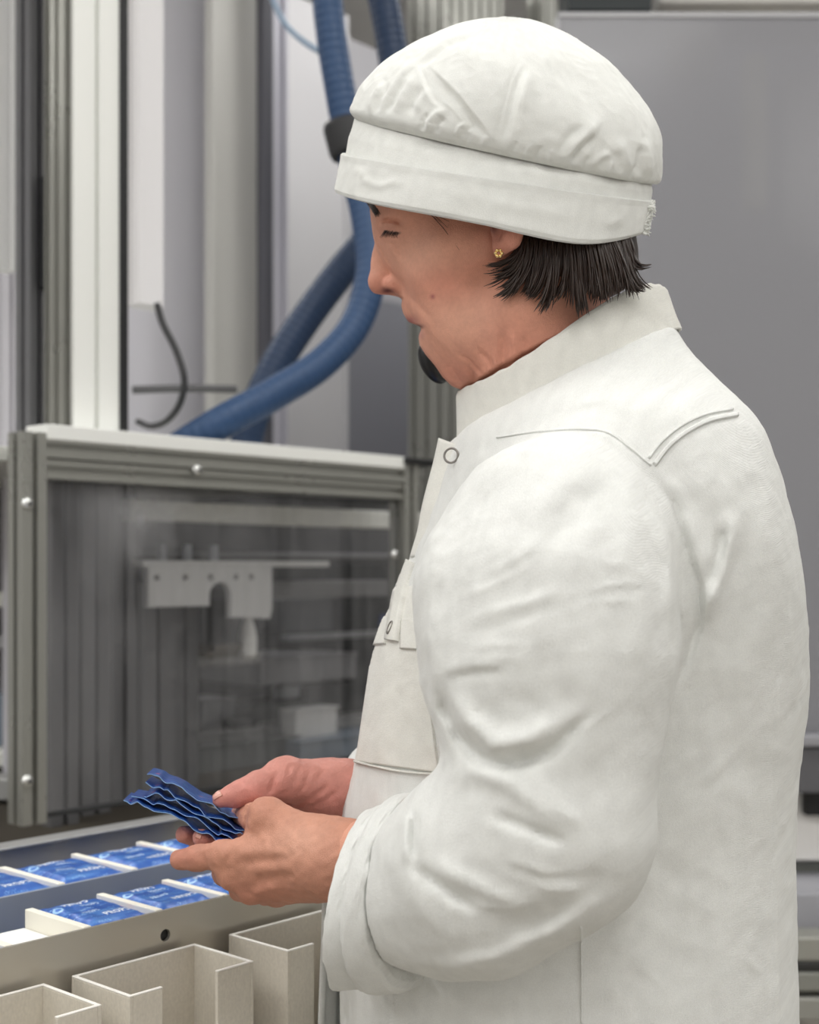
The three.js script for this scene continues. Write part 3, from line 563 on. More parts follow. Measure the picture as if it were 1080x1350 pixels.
    for (const g of [a, b]) { const n = g.index.array; const m = g === a; for (let i = 0; i < n.length; i += 3) { const t0 = n[i]; n[i] = n[i + 1]; n[i + 1] = t0; } g.computeVertexNormals(); const uv = g.attributes.uv; for (let i = 0; i < uv.count; i++) uv.setXY(i, m ? uv.getX(i) : 1 - uv.getX(i), 1 - uv.getY(i)); }
    return mergeGeometries([a, b]);
  };
  const gF = [0, 1, 2].map((i) => sachetGeo(0.0588, 0.083, i * 7 + 1)), gB = [0, 1, 2].map((i) => sachetGeo(0.0675, 0.093, i * 5 + 2));
  const put = (label, lx, y, lz, g, m, tilt, turn) => { const o = mesh('blue_sachet', g, m); o.position.copy(W2(lx, y, lz)); o.rotation.set(0, TURN + turn, 0); o.rotateX(tilt); tag(o, label, 'sachet', 'blue sachets in the steel tray'); };
  const F2 = { 2: 'blue printed sachet in the front tray row, beside the empty white compartment', 3: 'blue printed sachet in the front tray row, below the fingertip of the near hand', 4: 'blue printed sachet in the front tray row, half under the near hand', 0: 'blue printed sachet left of the empty compartment, cut by the picture edge', 5: 'blue printed sachet in the front tray row, hidden behind the near hand' };
  for (const i of [0, 2, 3, 4, 5]) put(F2[i], frontX[i] + 0.0365, TRAY_TOP - 0.0048, -0.8975, gF[i % 3], sachetMat[i % 2], 0.01, rr(-0.012, 0.012));
  const B2 = ['blue printed sachet in the back tray row, at the far left corner', 'blue printed sachet in the back tray row, touching the left picture edge', 'blue printed sachet in the back tray row, first whole one from the left', 'blue printed sachet in the back tray row, middle of the three whole ones', 'blue printed sachet in the back tray row, under the held sachets', 'blue printed sachet in the back tray row, hidden behind the hands'];
  B2.forEach((l, k) => { const i = k + 1; put(l, backX[i] + 0.041, TRAY_TOP - 0.0042, -1.037, gB[i % 3], sachetMat[(i + 1) % 2], 0.0, rr(-0.012, 0.012)); });
  const lowerBlue = std(0x2a5fb4, 0.4);
  for (const i of [0, 2, 3, 4, 5]) mesh('lower_sachets', box(frontX[i] + 0.006, frontX[i + 1] - 0.002, 0.145, h - 0.0082, -0.93, zF - 0.006, 0.001), lowerBlue, t);
  for (let i = 1; i < 7; i++) mesh('lower_sachets', box(backX[i] + 0.006, backX[i + 1] - 0.002, 0.145, h - 0.0078, -1.08, -0.993, 0.001), lowerBlue, t);

  // white magazines: upright chutes with a slot in the operator's side
  const chuteMat = new THREE.MeshStandardMaterial({ color: 0xe2dbd0, roughness: 0.75, map: dataTexture(128, 128, (u, v) => { const k = 0.95 + 0.04 * tiled(u, v, 40); return [k, k, k * 0.985]; }, true) });
  chuteMat.map.repeat.set(9, 9);
  const rimMat = std(0xf2efe8, 0.7);
  const wT = 0.0032, top = EYE - 0.30, bottom = 0.70, z0 = -0.8425, z1 = -0.7715, chuteH = top - bottom;
  const rim = (a, b, c, d) => box(a, b, chuteH, chuteH + 0.0012, c, d, 0.0005);
  for (const [xa, label] of [[0.4265, 'white slotted chute at the bottom left corner, cut off by the picture edge'], [0.5645, 'whole white slotted chute in the middle, with an open front slot'], [0.7145, 'white chute right of the middle one, half hidden by the coat']]) {
    const xb = xa + 0.1148, sa = xa + 0.0288, sb = xb - 0.0355, c = lineThing('white_chute', label, 'chute', xa, bottom, z0), X = xb - xa, D = z1 - z0, S0 = sa - xa, S1 = sb - xa;
    mesh('back_wall', box(0, X, 0, chuteH, 0, wT, 0.0006), chuteMat, c);
    mesh('side_wall', box(0, wT, 0, chuteH, wT, D, 0.0006), chuteMat, c); mesh('side_wall', box(X - wT, X, 0, chuteH, wT, D, 0.0006), chuteMat, c);
    mesh('front_flange', box(wT, S0, 0, chuteH, D - wT, D, 0.0006), chuteMat, c); mesh('front_flange', box(S1, X - wT, 0, chuteH, D - wT, D, 0.0006), chuteMat, c);
    mesh('rim', [rim(0, X, 0, wT), rim(0, wT, wT, D), rim(X - wT, X, wT, D), rim(wT, S0, D - wT, D), rim(S1, X - wT, D - wT, D)], rimMat, c, 'paler cut edge');
  }
}

// ------------------------------------------------------------------ the operator
const person = thing('person', 'woman in white work coat and white cap holding blue sachets over the tray', 'person', V(0.15, 0, -1.03));
const toPerson = (g) => g.translate(-person.position.x, 0, -person.position.z);
const part = (name, geo, mat, parent = person, label) => mesh(name, (Array.isArray(geo) ? geo : [geo]).map((g) => toPerson(g)), mat, parent, label);

// fabric: fine twill plus slubs
const weave = dataTexture(256, 256, (u, v, x, y) => 0.5 + 0.16 * Math.sin((x + y) * Math.PI / 2.6) + 0.26 * tiled(u, v, 60) + 0.3 * (noise3(x * 0.9, y * 0.9, 3)) * 0.5);
weave.repeat.set(22, 22);
const mottle = dataTexture(256, 256, (u, v, x, y) => { const k = 0.955 + 0.02 * tiled(u, v, 9) + 0.025 * noise3(x * 0.8, y * 0.8, 11); return [k, k, k * 0.995]; }, true);
mottle.repeat.set(9, 9);
const cloth = new THREE.MeshPhysicalMaterial({ color: 0xeff0ee, map: mottle, roughness: 0.92, bumpMap: weave, bumpScale: 0.00035, sheen: 0.15, sheenRoughness: 0.6 });
const clothCap = new THREE.MeshPhysicalMaterial({ color: 0xf1f2ef, map: mottle, roughness: 0.92, bumpMap: weave, bumpScale: 0.00025, sheen: 0.15, sheenRoughness: 0.6 });
const clothCream = new THREE.MeshPhysicalMaterial({ color: 0xf0efe9, map: mottle, roughness: 0.92, bumpMap: weave, bumpScale: 0.00035, sheen: 0.15, sheenRoughness: 0.6 });

// ---- coat body: rows of [row, front column, back column, half width across] at depth ZT
const ZT = 1.03;
const ROWS = [[425, 770, 886, 0.05], [450, 735, 893, 0.066], [480, 700, 913, 0.08], [520, 640, 950, 0.105], [560, 606, 983, 0.14], [600, 584, 1001, 0.16], [660, 566, 1017, 0.175], [720, 550, 1031, 0.18], [780, 526, 1041, 0.18], [850, 497, 1047, 0.176], [930, 480, 1046, 0.172], [1000, 468, 1038, 0.17], [1080, 450, 1033, 0.17], [1180, 447, 1033, 0.175], [1290, 449, 1034, 0.18], [1350, 450, 1036, 0.182], [1500, 448, 1042, 0.19], [1750, 440, 1050, 0.20], [2120, 436, 1056, 0.205]];
const LUT_N = 700, LUT = [0, 1, 2].map(() => new Float32Array(LUT_N + 1));
const yOf = (r) => EYE - (r - HORIZON) / FPX * ZT, Y_TOP = yOf(425), Y_BOT = yOf(2120);
{
  const ys = ROWS.map((r) => yOf(r[0])), cols = [ROWS.map((r) => (r[1] - 540) / FPX * ZT), ROWS.map((r) => (r[2] - 540) / FPX * ZT), ROWS.map((r) => r[3])];
  const slope = (y, v) => v.map((_, i) => { const a = Math.max(0, i - 1), b = Math.min(v.length - 1, i + 1); return (v[b] - v[a]) / (y[b] - y[a]); });
  const sl = cols.map((c) => slope(ys, c));
  for (let k = 0; k <= LUT_N; k++) {
    const y = lerp(Y_TOP, Y_BOT, k / LUT_N); let i = 0; while (i + 2 < ys.length && y < ys[i + 1]) i++;
    const hh = ys[i + 1] - ys[i], t = (y - ys[i]) / hh, t2 = t * t, t3 = t2 * t;
    for (let c = 0; c < 3; c++) LUT[c][k] = (2 * t3 - 3 * t2 + 1) * cols[c][i] + (t3 - 2 * t2 + t) * hh * sl[c][i] + (3 * t2 - 2 * t3) * cols[c][i + 1] + (t3 - t2) * hh * sl[c][i + 1];
  }
}
function torso(x, y, z) {
  const far = z + ZT; if (far < 0) x -= 0.45 * far * far / (0.05 - far);   // she stands turned a little away
  const s = (Y_TOP - y) / (Y_TOP - Y_BOT) * LUT_N, k = clamp(Math.floor(s), 0, LUT_N - 1), f = clamp(s - k), over = Math.max(y - Y_TOP, Y_BOT - y);
  const x0 = lerp(LUT[0][k], LUT[0][k + 1], f), x1 = lerp(LUT[1][k], LUT[1][k + 1], f), b = lerp(LUT[2][k], LUT[2][k + 1], f), a = (x1 - x0) / 2, cx = (x0 + x1) / 2;
  const pw = 2.25, u = Math.abs(x - cx) / a, w = Math.abs(z + ZT) / b, up = Math.pow(u, pw), wp = Math.pow(w, pw), S = up + wp;
  if (S < 1e-6) return Math.max(-Math.min(a, b), over);
  const q = Math.pow(S, 1 / pw), g = q / S * Math.hypot(up / Math.max(u, 1e-4) / a, wp / Math.max(w, 1e-4) / b);
  const d = Math.max((q - 1) / Math.max(g, 1e-3), -Math.min(a, b));
  return Math.max(d, over);
}
const shoulders = [...chain([[790, 525, 1.0, 48], [800, 615, 0.915, 82]]), ...chain([[790, 525, 1.06, 48], [800, 600, 1.15, 82]])];
const NECK_A = P(607, 584, 1.045), NECK_N = P(891, 440, 1.03).sub(NECK_A).cross(V(0, 0, 1)).normalize(); if (NECK_N.y < 0) NECK_N.negate();
const CUFF_C = P(541, 1176, 0.88), CUFF_N = V(-0.9, 0, -0.43);
const nearSleeve = union([...chain([[772, 672, 0.895, 104], [735, 720, 0.87, 138], [722, 800, 0.852, 163], [722, 890, 0.838, 158], [730, 985, 0.828, 127]]), ...chain([[730, 985, 0.828, 127], [716, 1090, 0.822, 144]])], 0.02);
const nearFore = union(chain([[716, 1090, 0.822, 144], [632, 1148, 0.835, 131], [578, 1170, 0.853, 105], [505, 1180, 0.885, 84]]), 0.015);
const farSleeve = union(chain([[780, 650, 1.17, 100], [740, 800, 1.21, 120], [730, 980, 1.21, 120], [640, 1030, 1.16, 100], [520, 1042, 1.09, 74]]), 0.02);
const coatFolds = folds([
  // armhole and sleeve against the back
  ['ridge', -0.0048, 6, 850, 612, 858, 622, 872, 640, 889, 664, 905, 720, 922, 775, 924, 815, 908, 868, 884, 922],
  ['ridge', 0.004, 14, 900, 660, 924, 724, 938, 790, 926, 850],
  ['ridge', 0.003, 16, 866, 650, 880, 740, 884, 850],
  ['ridge', -0.002, 7, 893, 700, 898, 770, 892, 850],
  // shoulder blade
  ['ridge', 0.005, 11, 970, 662, 964, 705, 948, 760, 922, 830], ['ridge', -0.0055, 8, 956, 688, 948, 735, 930, 785],
  ['ridge', 0.002, 18, 1000, 640, 1015, 720, 1010, 820, 985, 920], ['ridge', -0.0022, 26, 930, 880, 960, 960, 990, 1060], ['ridge', -0.002, 18, 905, 640, 928, 690, 940, 740],
  // upper sleeve
  ['ridge', 0.003, 18, 620, 640, 575, 690, 556, 760, 562, 850, 575, 905], ['ridge', -0.0025, 20, 668, 620, 616, 690, 596, 760, 598, 840],
  ['ridge', -0.0022, 24, 826, 600, 790, 650, 752, 690, 700, 735], ['ridge', 0.002, 24, 780, 600, 730, 645, 680, 690], ['ridge', 0.0016, 20, 860, 660, 830, 720, 800, 760],
  ['ridge', 0.0012, 7, 606, 822, 640, 808, 690, 796, 752, 775], ['ridge', -0.0012, 8, 612, 840, 690, 814, 745, 796], ['ridge', 0.0009, 5, 600, 790, 650, 772, 700, 744], ['ridge', 0.0009, 6, 640, 760, 690, 730, 730, 690],
  ['ridge', 0.0010, 3, 772, 781, 800, 773, 825, 769, 854, 770], ['ridge', -0.0008, 3, 776, 787, 815, 778, 856, 777], ['ridge', 0.0008, 3, 760, 800, 800, 792, 850, 795],
  ['ridge', 0.0014, 6, 578, 884, 620, 876, 668, 876], ['ridge', -0.0014, 6, 580, 896, 630, 888, 676, 884], ['ridge', 0.0010, 5, 610, 858, 650, 850, 700, 850], ['ridge', 0.0009, 4, 590, 870, 640, 864, 690, 868],
  ['ridge', -0.0028, 20, 712, 840, 730, 900, 756, 945], ['ridge', 0.0026, 22, 768, 850, 786, 920, 780, 980, 752, 1040], ['ridge', 0.0022, 22, 820, 700, 846, 780, 850, 880, 836, 960],
  ['ridge', -0.0016, 14, 868, 720, 872, 800, 866, 880], ['ridge', -0.0016, 12, 650, 910, 700, 930, 740, 960], ['ridge', 0.0012, 4, 730, 985, 770, 960, 820, 930],
  // inner elbow
  ['ridge', -0.007, 8, 576, 905, 590, 940, 606, 972, 630, 1000, 660, 1004],
  ['ridge', 0.0085, 16, 598, 905, 615, 950, 650, 982, 700, 974, 750, 940], ['ridge', -0.0062, 9, 628, 1000, 676, 1010, 726, 990, 786, 936],
  ['ridge', 0.0055, 15, 590, 1036, 622, 1016, 668, 1030, 712, 1062, 762, 1104], ['ridge', -0.005, 8, 640, 1070, 700, 1094, 752, 1116], ['ridge', 0.003, 10, 690, 1010, 735, 1060, 775, 1098],
  // forearm
  ['ridge', -0.004, 5, 547, 1064, 544, 1100, 545, 1140], ['ridge', 0.003, 7, 538, 1066, 534, 1100, 538, 1142], ['ridge', 0.002, 8, 556, 1060, 556, 1100, 554, 1130],
  ['ridge', -0.0058, 8, 541, 1134, 566, 1158, 598, 1180, 634, 1204], ['ridge', 0.0035, 12, 562, 1130, 600, 1154, 650, 1180, 700, 1200],
  ['ridge', 0.0025, 16, 530, 1090, 524, 1140, 548, 1190, 570, 1230], ['ridge', -0.003, 18, 640, 1215, 700, 1215, 760, 1190, 820, 1140],
  ['ridge', 0.0035, 12, 545, 1262, 600, 1275, 660, 1262, 740, 1225, 800, 1170], ['ridge', -0.0018, 10, 720, 1150, 760, 1160, 800, 1150],
  ['ridge', 0.0011, 4, 606, 1184, 640, 1196, 676, 1198, 706, 1190], ['ridge', 0.0010, 4, 660, 1130, 720, 1150, 770, 1150], ['ridge', -0.0010, 4, 660, 1140, 720, 1160, 760, 1160], ['ridge', 0.0009, 4, 700, 1170, 740, 1176, 780, 1166],
  // chest and front
  ['ridge', 0.002, 9, 575, 690, 545, 740, 520, 800], ['ridge', -0.0015, 7, 562, 760, 556, 840, 568, 930],
  ['ridge', 0.0015, 9, 512, 860, 505, 930, 500, 1000], ['ridge', -0.0012, 8, 530, 900, 526, 960, 530, 1010], ['ridge', 0.0012, 8, 545, 880, 548, 950, 556, 1005],
  ['ridge', -0.003, 6, 462, 1300, 460, 1350, 460, 1400],
  // skirt
  ['line', 0.0008, 2.5, 766, 1220, 766, 1500], ['ridge', 0.0010, 4, 838, 1268, 856, 1284, 874, 1302], ['ridge', 0.0009, 4, 982, 1260, 994, 1274, 1006, 1287],
  ['ridge', 0.003, 26, 560, 1300, 620, 1320, 700, 1310], ['ridge', -0.002, 30, 900, 1100, 890, 1200, 880, 1330], ['ridge', 0.0012, 8, 920, 1040, 950, 1010, 975, 980],
  ['line', 0.001, 4, 1028, 900, 1024, 1080, 1026, 1350],
  // shoulder, yoke and collar base
  ['ridge', 0.0015, 8, 655, 575, 700, 540, 760, 512, 830, 500], ['ridge', -0.0013, 7, 690, 575, 740, 545, 800, 535], ['ridge', 0.0012, 6, 720, 560, 770, 530, 830, 522],
  ['ridge', 0.0013, 6, 760, 478, 800, 490, 850, 500], ['ridge', -0.0015, 10, 870, 470, 890, 500, 900, 540], ['ridge', 0.0012, 10, 905, 500, 915, 540, 912, 565],
  ['step', 0.0016, 8, 655, 578, 710, 569, 770, 566, 800, 570, 830, 590, 862, 618],
]);
// crumpling of washed cotton: soft waves with sharper creases between them
const grain3 = (x, y, z) => 0.0008 * noise3(x * 11, y * 8, z * 11) + 0.0009 * (0.4 - Math.abs(noise3(x * 20 + y * 9, y * 17 - x * 6, z * 18 + 4))) + 0.0004 * (0.4 - Math.abs(noise3(x * 42 - y * 22, y * 46 + x * 10, z * 40 + 8))) + 0.0003 * noise3(x * 45 + 5, y * 38, z * 45) + 0.00012 * noise3(x * 110, y * 95, z * 110 + 9);
function coatBody(x, y, z) {
  let d = torso(x, y, z);
  for (const s of shoulders) d = smin(d, s(x, y, z), 0.035);
  d = -smin(-d, -((x - NECK_A.x) * NECK_N.x + (y - NECK_A.y) * NECK_N.y + (z - NECK_A.z) * NECK_N.z - 0.003), 0.004);
  return d;
}
const coatFront = (x, y, z) => { let d = coatBody(x, y, z); if (Math.abs(d) < 0.02) d -= grain3(x, y, z); return d; };
function coat(x, y, z) {
  let d = coatBody(x, y, z);
  d = smin(d, nearSleeve(x, y, z), 0.016);
  d = smin(d, farSleeve(x, y, z), 0.02);
  d = smin(d, Math.max(nearFore(x, y, z), (x - CUFF_C.x) * CUFF_N.x + (y - CUFF_C.y) * CUFF_N.y + (z - CUFF_C.z) * CUFF_N.z), 0.010);
  if (Math.abs(d) < 0.022) d -= grain3(x, y, z) + (z > -1.08 ? coatFolds(pxX(x, z), pxY(y, z)) : 0);
  return d;
}
console.time('coat');
const coatTop = meshField(coat, V(-0.09, 0.815, -1.32), V(0.34, 1.42, -0.70), 0.0023);
const coatLow = meshField((x, y, z) => { let d = torso(x, y, z); if (Math.abs(d) < 0.02) d -= grain3(x, y, z) + 0.006 * Math.sin(Math.atan2(z + ZT, x - 0.13) * 9) * smooth(0.84, 0.5, y); return d; }, V(-0.12, 0.38, -1.28), V(0.36, 0.83, -0.78), 0.008);
const clipTop = coatTop;
const coatMesh = part('coat', [clipTop, coatLow], cloth, person, 'white twill work coat');
console.timeEnd('coat');

// sheets of cloth lying on the coat
function onCoat(x, y, f = coat, Z0 = 0.7, Z1 = 1.12) {
  let Z = depthOn(f, x, y, Z0, Z1), xx = x;
  while (Z === null && xx < x + 60) { xx += 1; Z = depthOn(f, xx, y, Z0, Z1); }
  if (Z === null) Z = ZT;
  const p = P(xx, y, Z); return { p, n: gradient(f, p, 0.004) };
}
const bilinear = (q) => (u, v) => [lerp(lerp(q[0][0], q[1][0], u), lerp(q[3][0], q[2][0], u), v), lerp(lerp(q[0][1], q[1][1], u), lerp(q[3][1], q[2][1], u), v)];
const patch = (name, quad, t, mat, parent, nu = 30, nv = 40, label) => { const m = bilinear(quad); return part(name, outward(sheet(nu, nv, (u, v) => { const [x, y] = m(u, v); return onCoat(x, y, coatFront); }, t)), mat, parent, label); };
function ribbon(name, pts, width, t, mat, parent, f = coat) {       // narrow strip of cloth or thread along a line on the coat
  const c = new THREE.CatmullRomCurve3(pts.map(([x, y]) => V(x, y, 0)));
  return part(name, sheet(60, 3, (u, v) => { const q = c.getPoint(u), g = c.getTangent(u), o = (v - 0.5) * width; return onCoat(q.x - g.y * o, q.y + g.x * o, f); }, t), mat, parent);
}
function ringSnap(parent, x, y, r, tilt, Z) {
  const s = Z ? { p: P(x, y, Z), n: V(-0.4, 0.1, 0.9).normalize() } : onCoat(x, y, coatFront), g = new THREE.TorusGeometry(r, r * 0.16, 10, 28);
  g.scale(tilt, 1, 1); g.lookAt ? 0 : 0;
  const m = new THREE.Matrix4().lookAt(s.n, V(0, 0, 0), V(0, 1, 0)); g.applyMatrix4(m); g.translate(s.p.x + s.n.x * 0.0045, s.p.y + s.n.y * 0.0045, s.p.z + s.n.z * 0.0045);
  part('snap_ring', g, std(0x8f8b86, 0.35, 0.8), parent, 'metal ring snap');
}
patch('pocket', [[496, 834], [556, 826], [580, 1019], [471, 1004]], 0.0016, clothCream, coatMesh, 40, 60);
patch('pocket_band', [[510, 774], [553, 774], [557, 836], [500, 838]], 0.0022, clothCream, coatMesh, 24, 24);
patch('pocket_band', [[533, 820], [557, 818], [562, 858], [532, 856]], 0.0032, clothCream, coatMesh, 16, 16);
patch('pocket_band', [[500, 816], [516, 814], [512, 850], [492, 852]], 0.0032, clothCream, coatMesh, 16, 16);
ribbon('pocket_strap', [[545, 742], [534, 775], [526, 815], [521, 846]], 15, 0.0045, clothCream, coatMesh, coatFront);
ribbon('pocket_hem', [[470, 1004], [500, 1011], [540, 1018], [580, 1020]], 3, 0.0024, clothCream, coatMesh, coatFront);
ribbon('chest_seam', [[534, 742], [548, 750], [566, 753]], 4, 0.002, cloth, coatMesh, coatFront);
ringSnap(coatMesh, 521, 830, 0.0045, 0.7);
ribbon('yoke_seam', [[862, 613], [880, 590], [905, 570], [935, 555], [972, 547]], 6, 0.0016, cloth, coatMesh);
ribbon('yoke_seam', [[855, 604], [872, 583], [898, 562], [930, 547], [966, 540]], 3, 0.0013, cloth, coatMesh);
ribbon('shoulder_seam', [[655, 577], [710, 569], [770, 566], [800, 570], [830, 590], [858, 614]], 2.5, 0.0009, cloth, coatMesh);
ribbon('side_seam', [[766, 1222], [767, 1280], [767, 1349]], 2.5, 0.0008, cloth, coatMesh);

// front placket with its sharp upper corner
{
  const left = [[581, 578], [574, 610], [566, 640], [559, 668], [553, 700], [543, 735]], right = [[650, 586], [640, 612], [622, 640], [600, 668], [582, 700], [566, 735]];
  const L = new THREE.CatmullRomCurve3(left.map(([x, y]) => V(x, y, 0))), R = new THREE.CatmullRomCurve3(right.map(([x, y]) => V(x, y, 0)));
  part('placket', sheet(24, 40, (u, v) => { const a = L.getPoint(v), b = R.getPoint(v), x = lerp(a.x, b.x, u), y = lerp(a.y, b.y, u) + 6 * Math.sin(u * Math.PI) * (1 - v); const Z = lerp(0.995, 0.945, Math.pow(u, 0.7)); return { p: P(x, y, Z), n: V(-0.55 + 0.3 * u, 0.1, 0.8).normalize() }; }, 0.003), clothCream, coatMesh);
  ringSnap(coatMesh, 598, 602, 0.0052, 1, 0.955);
}

// far front flap of the coat, hanging in soft vertical folds behind the near edge
part('front_flap', sheet(40, 40, (u, v) => {
  const Z = lerp(1.03, 1.085, u), x = lerp(lerp(427, 416, smooth(0, 0.4, v)), lerp(470, 462, v), u), y = lerp(1120, 2000, v);
  return { p: P(x, y, Z).add(V(0.002 * Math.sin(u * 19 + v * 2) * (0.4 + 0.6 * smooth(0, 0.3, v)), 0, 0)), n: V(-0.9, 0, 0.43) };
}, 0.001), cloth, coatMesh);

// stand collar: a tilted ring
{
  const ring = (f, b, hw, drop) => { const A = P(f[0], f[1], 1.045), B = P(b[0], b[1], 1.03), c = A.clone().add(B).multiplyScalar(0.5), a = A.clone().sub(B).multiplyScalar(0.5); return (q, k = 1) => { const s = Math.sin(q), cc = Math.cos(q); return V(c.x + a.x * cc * k, c.y + a.y * cc * k + (drop ? 0.001 - 0.018 * cc : 0) * s * s, c.z + a.z * cc + hw * s * k); }; };
  const lo = ring([607, 584], [891, 440], 0.083, false), hi = ring([604, 517], [874, 388], 0.079, true);
  const wave = (q, v) => 0.0007 * noise3(Math.cos(q) * 5, Math.sin(q) * 5, v * 2);
  const outer = (q, v) => { const p = lo(q, 1.01).lerp(hi(q), v), s = 1 + 0.012 * Math.sin(v * Math.PI); return V(p.x, p.y + wave(q, v), p.z + wave(q + 3, v)).multiplyScalar(1); };
  const gap = 0.02;                                        // the ends meet at the throat
  const prof = [[0, 0], [0.5, 0], [0.93, 0], [1, -0.0012], [0.97, -0.004], [0.5, -0.004], [0, -0.004]];
  const g = grid(160, 24, (u, v) => {
    const q = gap + u * (2 * Math.PI - 2 * gap), s = v * (prof.length - 1), i = Math.min(prof.length - 2, Math.floor(s)), f = s - i, vv = lerp(prof[i][0], prof[i + 1][0], f), off = lerp(prof[i][1], prof[i + 1][1], f);
    const p = outer(q, vv), c = lo(q, 0).lerp(hi(q, 0), vv), d = p.clone().sub(c).normalize();
    return p.addScaledVector(d, off + 0.002 + 0.0008 * Math.sin(q * 40) * smooth(0.3, 0.02, vv));
  });
  part('collar', outward(uvSoft(g)), clothCream, coatMesh, 'stand collar');
  const seam = []; for (let i = 0; i <= 40; i++) { const q = 0.1 + i / 40 * 2.95; seam.push(outer(q, 0.02).add(V(0, 0, 0.003))); }
  part('collar_seam', tube(seam, 0.0012, 120, 6), clothCream, coatMesh);
}

// rolled cuff of the near sleeve
{
  const ringAt = (top, bot, Z, bow, r) => { const T = P(top[0], top[1], Z), B = P(bot[0], bot[1], Z), c = T.clone().add(B).multiplyScalar(0.5), a = T.sub(B).multiplyScalar(0.5), b = V(-bow / FPX * Z, 0, Math.sqrt(Math.max(1e-6, r * r - (bow / FPX * Z) ** 2))); return (q, k = 0) => { const ca = Math.cos(q), sa = Math.sin(q), d = a.clone().multiplyScalar(ca).addScaledVector(b, sa), L = d.length(); return c.clone().addScaledVector(d, (L + k) / L); }; };
  const R0 = ringAt([478, 1076], [453, 1290], 0.895, 30, 0.054), R1 = ringAt([545, 1066], [550, 1276], 0.878, 54, 0.053);
  const prof = [[0.5, -0.011], [0.2, -0.008], [0.02, -0.003], [0, 0], [0.02, 0.0025], [0.2, 0.0036], [0.4, 0.0036], [0.45, 0.0034], [0.455, 0.0066], [0.56, 0.009], [0.88, 0.0095], [0.98, 0.008], [1, 0.003], [0.96, -0.004], [0.85, -0.008]];
  const cuff = (q, v, k) => { const p = R0(q, k).lerp(R1(q, k), v); const nse = 0.0012 * noise3(Math.cos(q) * 2.2, Math.sin(q) * 2.2, v * 3) + 0.0005 * noise3(Math.cos(q) * 6, Math.sin(q) * 6, v * 7); return p.add(V(nse, nse, nse)); };
  const g = grid(140, 84, (u, v) => {
    const q = u * 2 * Math.PI, s = v * (prof.length - 1), i = Math.min(prof.length - 2, Math.floor(s)), f = s - i;
    return cuff(q, lerp(prof[i][0], prof[i + 1][0], f) + 0.03 * Math.sin(q * 2 + 1), lerp(prof[i][1], prof[i + 1][1], f) + 0.004 * smooth(0.75, 1, Math.abs(Math.cos(q))) * (Math.cos(q) < 0 ? 1 : 0.3));
  }, true);
  part('rolled_cuff', outward(uvSoft(g)), cloth, coatMesh, 'rolled up cuff');
}

// ---- skin
const skinBump = dataTexture(256, 256, (u, v, x, y) => 0.5 + 0.28 * tiled(u, v, 46) + 0.2 * noise3(x * 0.35, y * 0.35, 2));
skinBump.repeat.set(22, 22);
const skin = new THREE.MeshPhysicalMaterial({ color: 0xffffff, vertexColors: true, roughness: 0.52, bumpMap: skinBump, bumpScale: 0.00045, sheen: 0.1, sheenRoughness: 0.5, specularIntensity: 0.7 });
function paint(g, fn) { const p = g.attributes.position, n = g.attributes.normal, c = new Float32Array(p.count * 3); for (let i = 0; i < p.count; i++) c.set(fn(V(p.getX(i), p.getY(i), p.getZ(i)), V(n.getX(i), n.getY(i), n.getZ(i))), 3 * i); g.setAttribute('color', new THREE.BufferAttribute(c, 3)); return g; }
const mixC = (a, b, t) => [lerp(a[0], b[0], t), lerp(a[1], b[1], t), lerp(a[2], b[2], t)];
const SKIN = [0.73, 0.35, 0.242], RED = [0.70, 0.262, 0.19], PALE = [0.86, 0.50, 0.37];

// head frame: she looks left, a little away from us
const YAW = 18 * Math.PI / 180, cY = Math.cos(YAW), sY = Math.sin(YAW), HZ = 1.03;
const FW = V(-cY, 0, -sY), SD = V(-sY, 0, cY), UPV = V(0, 1, 0), H0 = P(650, 300, HZ);
// the point seen at column x, row y that lies w metres to her left of her mid plane
function hp(x, y, w = 0) {
  const kx = (x - 540) / FPX, ky = (y - HORIZON) / FPX, u = (H0.x - w * sY - kx * (HZ - w * cY)) / (cY + kx * sY), Z = HZ + u * sY - w * cY;
  return V(kx * Z, EYE - ky * Z, -Z);
}
const hr = (r) => r / FPX * HZ;
const hs = (x, y, w, r) => { const c = hp(x, y, w), R = hr(r); return (X, Y, Z) => Math.hypot(X - c.x, Y - c.y, Z - c.z) - R; };
const he = (x, y, w, ru, rv, rw, tilt = 0) => { const c = Math.cos(tilt), s = Math.sin(tilt); return ellipsoid(hp(x, y, w), FW.clone().multiplyScalar(c).addScaledVector(UPV, s), UPV.clone().multiplyScalar(c).addScaledVector(FW, -s), SD, hr(ru), hr(rv), hr(rw)); };
const hc = (a, b) => capsule(hp(a[0], a[1], a[2]), hp(b[0], b[1], b[2]), hr(a[3]), hr(b[3]));
const both = (fn) => [fn(1), fn(-1)];
